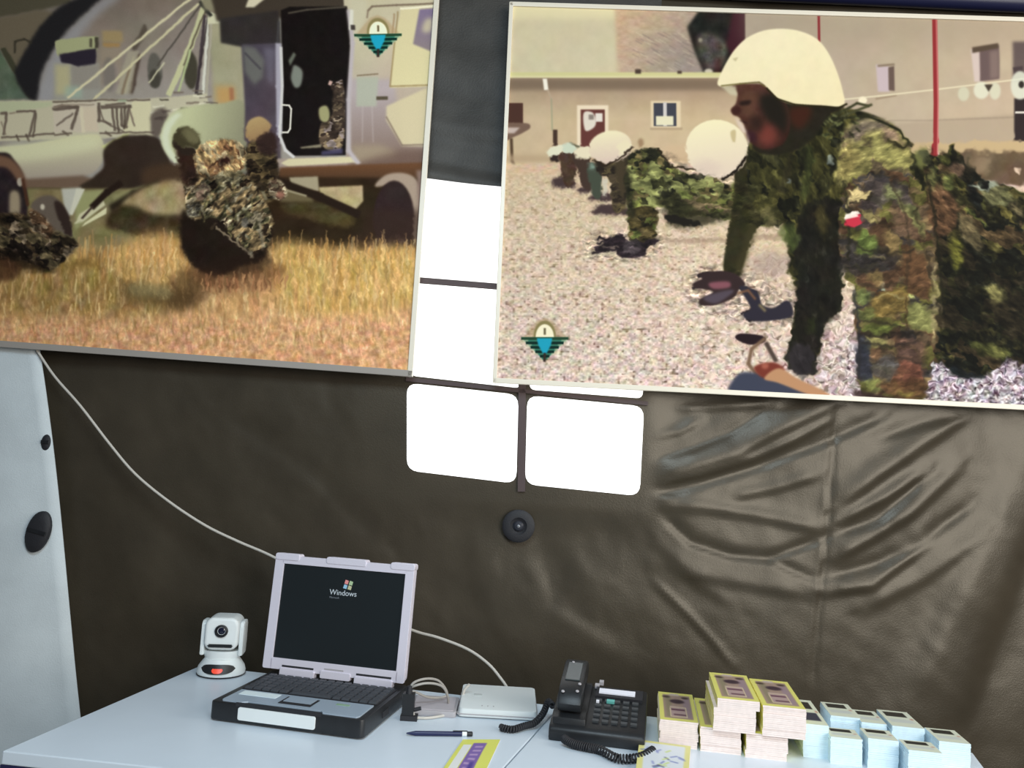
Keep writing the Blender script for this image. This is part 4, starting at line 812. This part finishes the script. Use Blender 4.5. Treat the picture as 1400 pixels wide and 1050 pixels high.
link('head', prism(rrect(-.0398, .0398, .066, .146, .020, 6), -.036, .036, Matrix(((1, 0, 0, 0), (0, 0, -1, 0), (0, 1, 0, 0), (0, 0, 0, 1)))), M_WPL, pz, smooth=True, bev=.008, seg=3)
YM = Matrix(((1, 0, 0, 0), (0, 0, -1, -.034), (0, 1, 0, .114), (0, 0, 0, 1)))
ln = link('lens', lathe([(.009, .0), (.0155, .0), (.0155, .006), (.012, .007), (.010, .004), (.0095, .002)], 28, YM), M_BLACK, pz, smooth=True)
link('glass', lathe([(0, .004), (.006, .0035), (.0105, .001), (.0105, -.001), (0, -.001)], 24, YM), mat('lens_glass', (.01, .012, .03), .06), ln, smooth=True)
link('face_slot', prism([(-.030, .079), (-.026, .074), (.026, .074), (.030, .079), (.022, .077), (.0, .078), (-.022, .077)][::-1], .034, .040, Matrix(((1, 0, 0, 0), (0, 0, -1, 0), (0, 1.0, 0, 0), (0, 0, 0, 1)))), M_BLACK, pz)
link('face_slot', bx(-.027, .027, -.0385, -.034, .074, .0815), M_BLACK, pz, bev=.002)

# ------------------------------------------------------------ network box, pale slip, cables
RB = onz(625, 981); rt = empty('network_router', RB, 0.0); tag(rt, 'flat cream network box with a sloping top behind the pen', 'router')
bm = prism(rrect(0, .167, 0, .150, .010), .002, .024)
for v in bm.verts:
    if v.co.z > .02: v.co.x = .0835+(v.co.x-.0835)*.97; v.co.y = .075+(v.co.y-.075)*.96; v.co.z = .018+.012*(v.co.y/.15)
link('housing', bm, M_ROUT, rt, smooth=True, bev=.003)
link('seam', bx(-.0006, .1676, -.0008, .1508, .0072, .0086), M_GRAYB, rt)
link('maker_mark', bx(.030, .048, .078, .086, .0245, .0262), mat('grey_print', (.45, .48, .48), .6), rt)
for k in range(3): link('indicator', lathe([(0, 0), (.0015, 0), (.001, .001), (0, .0012)], 8, Matrix.Translation((.05+k*.012, .02, .0205))), M_GRAYB, rt)
GB = onz(558, 978); gb = empty('power_adapter', GB, -.02); tag(gb, 'flat grey plastic box under the coiled cable beside the laptop', 'adapter')
link('case', prism(rrect(0, .098, .0, .108, .006), .0, .012), M_GRAYB, gb, smooth=True, bev=.002)
link('lid_plate', prism(rrect(.006, .092, .006, .102, .005), .0115, .0135), mat('warm_grey_plate', (.46, .43, .46), .5), gb)
def cpt(x, y, dep):                              # a point on the sight line at world depth y = dep
    d = ray(x, y); return CAM+d*(dep/d.y)
def cable(name, P, r, m, label, cat='cable', n=8, sub=5):
    o = link(name, tube(P, r, n, sub), m, smooth=True, auto=False); tag(o, label, cat); return o
cable('network_cable', [cpt(*q) for q in ((36, 455, 2.134), (50, 478, 2.131), (75, 515, 2.115), (110, 555, 2.10), (150, 607, 2.09), (185, 648, 2.08), (230, 685, 2.07), (280, 718, 2.06), (325, 740, 2.05), (375, 762, 2.04), (440, 800, 2.03),
      (510, 838, 2.02), (565, 862, 2.00), (600, 872, 1.98), (640, 888, 1.95), (668, 908, 1.92), (685, 928, 1.90), (694, 941, 1.886), (697, 946, 1.876))], .0034, M_WCABLE, 'long white cable hanging from the left poster behind the laptop lid')
cable('white_lead', [Vector((p.x, p.y, .7535)) for p in (onz(560, 983), onz(585, 984), onz(610, 980), onz(626, 976))], .003, M_WCABLE, 'short white lead lying between the laptop and the cream box', n=6)
z_ = .785
cable('usb_cable', [cpt(*q) for q in ((566, 978, 1.69), (562, 962, 1.70), (560, 947, 1.71), (565, 934, 1.72), (582, 928, 1.74), (598, 930, 1.77), (608, 940, 1.79), (611, 950, 1.80), (600, 954, 1.785), (584, 953, 1.76), (570, 947, 1.74),
      (560, 944, 1.72), (566, 938, 1.70), (585, 934, 1.71), (604, 938, 1.74), (612, 952, 1.76), (613, 966, 1.78))], .0026, M_GCABLE, 'grey cable coiled in a loop beside the laptop', n=7)
pl = empty('cable_plug', onz(557, 984)); tag(pl, 'upright black plug beside the right side of the laptop', 'plug')
link('body', bx(-.012, .012, -.008, .012, 0, .052), M_BLACK, pl, bev=.004); link('collar', lathe([(0, .050), (.007, .050), (.005, .066), (0, .068)], 12), M_BLACKR, pl, smooth=True); link('foot', bx(-.014, .020, -.010, .012, 0, .010), M_BLACKR, pl, bev=.002)
link('thumb_screw', tube([(.012, 0, .02), (.026, 0, .024)], .004, 8, 1), M_BLACKR, pl, smooth=True)
o = empty('short_antenna', onz(632, 976)+Vector((.0, .055, 0))); link('stem', tube([(-.006, .0, 0), (-.002, 0, .03), (.004, 0, .040), (.010, 0, .046)], .003, 8, 3), M_WCABLE, o, smooth=True); link('stem_base', lathe([(0, 0), (.006, 0), (.005, .006), (0, .007)], 10, Matrix.Translation((-.006, 0, 0))), M_WCABLE, o, smooth=True)
tag(o, 'short pale bent stub standing behind the left end of the cream box', 'antenna')
# pen
a, b = onz(555, 1006), onz(646, 1007); pn = empty('pen', (a.x, a.y, TZ+.0048), math.atan2(b.y-a.y, b.x-a.x)); Lp = (b-a).length; XM = Matrix(((0, 0, 1, 0), (0, 1, 0, 0), (-1, 0, 0, 0), (0, 0, 0, 1)))
link('barrel', lathe([(0, 0), (.0012, .001), (.003, .010), (.0046, .018), (.0046, Lp*.84), (.0, Lp*.84)], 14, XM), mat('navy_pen_plastic', (.012, .016, .07), .35), pn, smooth=True)
link('white_ring', lathe([(0, Lp*.84), (.0048, Lp*.84), (.0048, Lp*.91), (0, Lp*.91)], 14, XM), M_WPL, pn, smooth=True); link('cap_end', lathe([(0, Lp*.91), (.0046, Lp*.91), (.0046, Lp*.99), (.003, Lp), (0, Lp)], 14, XM), M_BLACK, pn, smooth=True)
link('clip', bx(Lp*.70, Lp*.92, -.001, .001, .0045, .0060), M_BLACK, pn); tag(pn, 'dark navy pen with a white ring lying in front of the cream box', 'pen')

# ------------------------------------------------------------ telephone
PH = onz(749, 1012); ph = empty('desk_telephone', PH, math.radians(-11)); tag(ph, 'black desk telephone with many keys on the right table', 'telephone')
PW, PD = .185, .185
def slab(pts_yz, x0, x1): return prism(pts_yz, x0, x1, Matrix(((0, 0, 1, 0), (1, 0, 0, 0), (0, 1, 0, 0), (0, 0, 0, 1))))
link('body', slab([(0, 0), (PD, 0), (PD, .062), (PD-.02, .067), (.010, .030), (0, .022)], 0, PW), M_BLACK, ph, smooth=True, bev=.005)
SL = math.atan2(.037, PD-.03); TM = Matrix.Translation((0, .010, .030)) @ Matrix.Rotation(SL, 4, 'X')
link('display_bezel', bx(.080, .176, .112, .150, .0, .006, M=TM), M_BLACKR, ph, bev=.002)
link('display_strip', bx(.086, .160, .122, .140, .005, .0085, M=TM), M_LABEL, ph)
kk = bpy.data.meshes.new('phone_key'); bm = bmesh.new(); box(bm, -.0062, .0062, -.0045, .0045, 0, .004); bm.to_mesh(kk); bm.free(); kk.materials.append(mat('phone_key_dark', (.045, .05, .055), .5))
for r_ in range(5):
    for c_ in range(5):
        o = bpy.data.objects.new('key', kk); COL.objects.link(o); o.parent = ph; o.matrix_local = TM @ Matrix.Translation((.088+c_*.0185, .022+r_*.0195, .0006))
link('line_key', bx(.104, .120, .094, .103, .0008, .006, M=TM), M_TEAL, ph); link('lamp_key', bx(.083, .089, .090, .096, .0008, .006, M=TM), M_LABEL, ph)
link('cradle', slab([(.010, .028), (.165, .064), (.165, .074), (.140, .078), (.120, .060), (.06, .046), (.035, .050), (.012, .042)], .006, .070), M_BLACK, ph, smooth=True, bev=.003)
for dx, dy in ((.083, .172), (.075, .156)): link('hook_tab', bx(dx, dx+.009, dy-.006, dy+.004, .0005, .008, M=TM), M_GRAYB, ph, bev=.001)
hs = empty('telephone_handset', (0, 0, 0)); hs.matrix_world = ph.matrix_basis @ TM @ Matrix.Translation((.036, .015, .018)); tag(hs, 'black handset resting on the left of the desk telephone', 'handset')
link('grip', slab([(0, .0), (.042, .0), (.050, .014), (.098, .016), (.106, .004), (.150, .004), (.156, .020), (.150, .036), (.122, .044), (.05, .040), (.014, .034), (-.004, .018)], -.024, .024), M_BLACK, hs, smooth=True, bev=.006)
link('grip_panel', slab([(.05, .0395), (.118, .0430), (.118, .0455), (.05, .042)], -.015, .015), mat('smoked_grey_plastic', (.05, .06, .062), .3), hs, bev=.001)
for x, y, z in ((-.014, .012, .035), (.014, .016, .036), (-.006, .118, .044), (.016, .040, .039)): link('screw_cap', lathe([(0, 0), (.0036, 0), (.003, .002), (0, .0022)], 10, Matrix.Translation((x, y, z))), M_GRAYB, hs, smooth=True)
# coiled cord
def helix(path, rad, turns, r, n=6):
    P = [Vector(p) for p in path]; S = []; sub = 12
    for i in range(len(P)-1):
        a_ = P[max(i-1, 0)]; b_ = P[i]; c_ = P[i+1]; d_ = P[min(i+2, len(P)-1)]
        for k in range(sub):
            t = k/sub; S.append(.5*((2*b_)+(c_-a_)*t+(2*a_-5*b_+4*c_-d_)*t*t+(3*b_-a_-3*c_+d_)*t**3))
    S.append(P[-1]); out = []; N_ = turns*10
    for i in range(N_+1):
        f_ = i/N_*(len(S)-1); k = min(int(f_), len(S)-2); p_ = S[k].lerp(S[k+1], f_-k); t = (S[k+1]-S[k]).normalized(); s = t.cross(Vector((0, 0, 1))).normalized(); u = s.cross(t); a_ = i/10*2*math.pi
        out.append(p_+(s*math.cos(a_)+u*math.sin(a_))*rad)
    return tube(out, r, n, 1)
def zt(x, y, h): p_ = onz(x, y); return Vector((p_.x, p_.y, TZ+h))
o = link('coiled_cord', helix([zt(770, 1020, .014), zt(782, 1024, .010), zt(800, 1028, .009), zt(820, 1032, .009), zt(845, 1044, .009), zt(875, 1042, .009), zt(893, 1032, .009)], .0068, 40, .0019), M_BLACKR, smooth=True, auto=False); tag(o, 'black coiled telephone cord curling in front of the telephone', 'cord')
o = link('braided_lead', helix([zt(684, 1000, .008), zt(700, 1003, .008), zt(716, 999, .009), zt(730, 997, .012), zt(742, 990, .022), zt(748, 984, .036), zt(754, 992, .040)], .005, 34, .0024), M_BLACKR, smooth=True, auto=False); tag(o, 'thick black lead twisting left from the telephone towards the seam', 'cord')

# ------------------------------------------------------------ printed cards
def card_print(kind):
    c = Canvas(0, 0, 74, 104, 3)
    if kind == 'yellow':
        c.R(-2, -2, 78, 108, 'e6e07a', 0); c.R(9, 9, 66, 96, 'a98f80', .8); c.R(14, 14, 26, 92, '8d8468', 2, .8); c.R(50, 16, 64, 92, '9c8590', 2, .8); c.R(22, 52, 54, 90, 'b79c98', 1)
        for x in (16, 56): c.E(x, 18, 8, 4, '4a3c34', 1.5)
        c.E(38, 34, 15, 8, '3e2c38', 2); c.R(24, 62, 52, 68, '6f4a58', 1); c.R(28, 80, 54, 85, '6f5058', 1); c.R(24, 4, 44, 12, 'c9b8b0', 1.5)
        c.L('22,60 22,90 54,90 54,56 22,56', 2, 'd9c6a0', .6)
    elif kind == 'sheet':
        c.R(-2, -2, 78, 108, 'dfe06a', 0); c.R(8, 14, 24, 106, 'e6e6e4', 0); c.R(26, 10, 52, 106, '7e62a8', .8); r = np.random.RandomState(4)
        for k in range(9): c.R(29+r.rand()*4, 18+k*10, 46+r.rand()*4, 22+k*10, 'b89cc4', .8)
        c.R(40, 56, 48, 72, '4a3a8c', 1.5); c.R(-2, 88, 78, 106, 'd6dc50', 0, .9)
    elif kind == 'loose':
        c.R(-2, -2, 78, 108, 'e4dd90', 0); c.R(8, 6, 66, 98, 'dfe4ea', 1); r = np.random.RandomState(6)
        for k in range(26):
            x, y = 12+r.rand()*48, 12+r.rand()*80; a = r.rand()*3; c.L([[x, y], [x+12*math.cos(a), y+8*math.sin(a)]], 3, ['6a78b8', '8c94c8', '4f5878', 'c8d870'][k % 4], 1, .8)
    else:
        c.R(-2, -2, 78, 108, 'dce0cc', 0); c.R(10, 10, 60, 40, '2c2a26', 1); c.R(8, 56, 64, 78, 'c9cfcc', 2, .8) if kind == 'white' else c.R(10, 56, 62, 88, '3a3a4c', 1.5); c.E(66, 50, 4, 5, 'c08070', 2, .8)
    return print_mat('card_print_'+kind, np.clip(c.im, 0, 1), .4)
CP = {k: card_print(k) for k in ('yellow', 'white', 'double', 'sheet', 'loose')}
M_EDY = mat('cut_card_edges', (.86, .74, .70), .7, noise=.06, nscale=90); M_EDYS = mat('yellow_card_edges', (.95, .88, .25), .6, noise=.1, nscale=60); M_EDW = mat('white_card_edges', (.70, .86, .95), .7, noise=.05, nscale=80)
def stack(tfl, tbl, z0, w_, h_, kind, label, group, seed, lean=0., rz=None, dep=None):
    p_ = onz(*tfl, z0+h_); q_ = onz(*tbl, z0+h_); e = q_-p_; d_ = dep or min(.2, max(.06, e.length)); a = math.atan2(-e.x, e.y) if rz is None else rz; a = RZ
    root = empty('card_stack', (p_.x, p_.y, z0), a); r = random.Random(seed); edge = M_EDW if kind in ('white', 'double') else M_EDY
    n = max(4, int(h_/.0035)); bm = bmesh.new(); t = h_/n; ax = ay = 0
    for k in range(n):
        if k % 4 == 0: ax, ay = r.uniform(-.0012, .0012), r.uniform(-.0015, .0015)
        j = (ax+r.uniform(-.0003, .0003)-lean*(k < n*.68), ay+r.uniform(-.0004, .0004)) if k < n-1 else (0, 0)
        _, fs = box(bm, j[0], w_+j[0], j[1], d_+j[1], k*t, (k+1)*t-(.0003 if k < n-1 else .0006))
        if kind == 'yellow': fs[5].material_index = 1; fs[3].material_index = 1
    link('card_pile', bm, [edge, M_EDYS], root)
    bm = bmesh.new(); uvquad(bm, [Vector((0, 0, h_)), Vector((w_, 0, h_)), Vector((w_, d_, h_)), Vector((0, d_, h_))]); v2 = [bm.verts.new(v) for v in ((0, 0, h_-.0005), (w_, 0, h_-.0005), (w_, d_, h_-.0005), (0, d_, h_-.0005))]; bm.verts.ensure_lookup_table()
    for i in range(4): f_ = bm.faces.new([v2[i], v2[(i+1) % 4], bm.verts[(i+1) % 4], bm.verts[i]]); f_.material_index = 1
    f_ = bm.faces.new(v2[::-1]); f_.material_index = 1
    link('top_card', bm, [CP[kind], edge], root); tag(root, label, 'cards', group); return root
RZ = math.radians(-9.5)
GY = 'yellow bordered card stacks on the right table'; GW = 'white card stacks at the right end of the table'
stack((902.6, 983), (915.4, 943), TZ, .073, .050, 'yellow', 'low yellow card stack nearest the telephone, leftmost of the card stacks', GY, 1)
stack((958, 993), (962, 953), TZ, .076, .046, 'yellow', 'bottom card stack carrying the tallest yellow stack', GY, 2)
stack((1020, 1001), (1022, 960), TZ, .076, .046, 'yellow', 'bottom card stack under the rightmost yellow stack', GY, 3)
stack((981, 954), (977, 911), TZ+.046, .078, .060, 'yellow', 'tallest yellow card stack, upper layer above the middle of the yellow group', GY, 4, lean=.006)
stack((1043, 964), (1041.5, 919), TZ+.046, .078, .056, 'yellow', 'upper yellow card stack at the right, next to the white card stacks', GY, 5)
for tf, tb, ww, hh, kd, lab, sd in [((1099, 989), (1102, 958), .046, .062, 'double', 'white card stack touching the yellow stacks, with two dark bars on top', 11), ((1136, 1007), (1138, 996), .057, .049, 'white', 'white card stack in the front row, second from the yellow stacks', 12), ((1187, 1009), (1184, 996), .054, .054, 'white', 'white card stack in the front row with a reddish spot, third from the yellow stacks', 13),
        ((1242, 1025), (1238, 1014), .058, .050, 'white', 'white card stack in the front row farthest right', 14), ((1136, 978), (1136, 961), .056, .055, 'white', 'white card stack in the back row, leftmost of that row', 22), ((1178, 987), (1178, 971.5), .048, .052, 'white', 'white card stack in the back row, middle of the three', 23),
        ((1220, 992), (1216, 972), .060, .055, 'white', 'white card stack in the back row, rightmost of that row', 24), ((1284, 1013), (1276, 996), .056, .050, 'white', 'white card stack standing alone at the right end of the table', 25)]: stack(tf, tb, TZ, ww, hh, kd, lab, GW, sd)
def flat_card(name, q, h_, kind, label, cat):
    P = [onz(*p) for p in q]; c_ = sum(P, Vector())/4; root = empty(name, (c_.x, c_.y, TZ)); Q = [p-c_ for p in P]; bm = bmesh.new()
    uvquad(bm, [Vector((p.x, p.y, h_)) for p in Q]); v2 = [bm.verts.new((p.x, p.y, .0003)) for p in Q]; bm.verts.ensure_lookup_table()
    for i in range(4): f_ = bm.faces.new([v2[i], v2[(i+1) % 4], bm.verts[(i+1) % 4], bm.verts[i]]); f_.material_index = 1
    f_ = bm.faces.new(v2[::-1]); f_.material_index = 1; link('printed_sheet', bm, [CP[kind], M_EDY], root); tag(root, label, cat)
flat_card('printed_leaflet', [(592, 1072), (652, 1080), (684, 1012), (633, 1012)], .0015, 'sheet', 'yellow leaflet with a purple panel lying in front of the pen', 'leaflet')
flat_card('loose_card', [(868, 1068), (940, 1078), (944, 1029), (874, 1020)], .012, 'loose', 'pale card with blue marks lying in front of the yellow stacks', 'card')
bpy.context.view_layer.update()
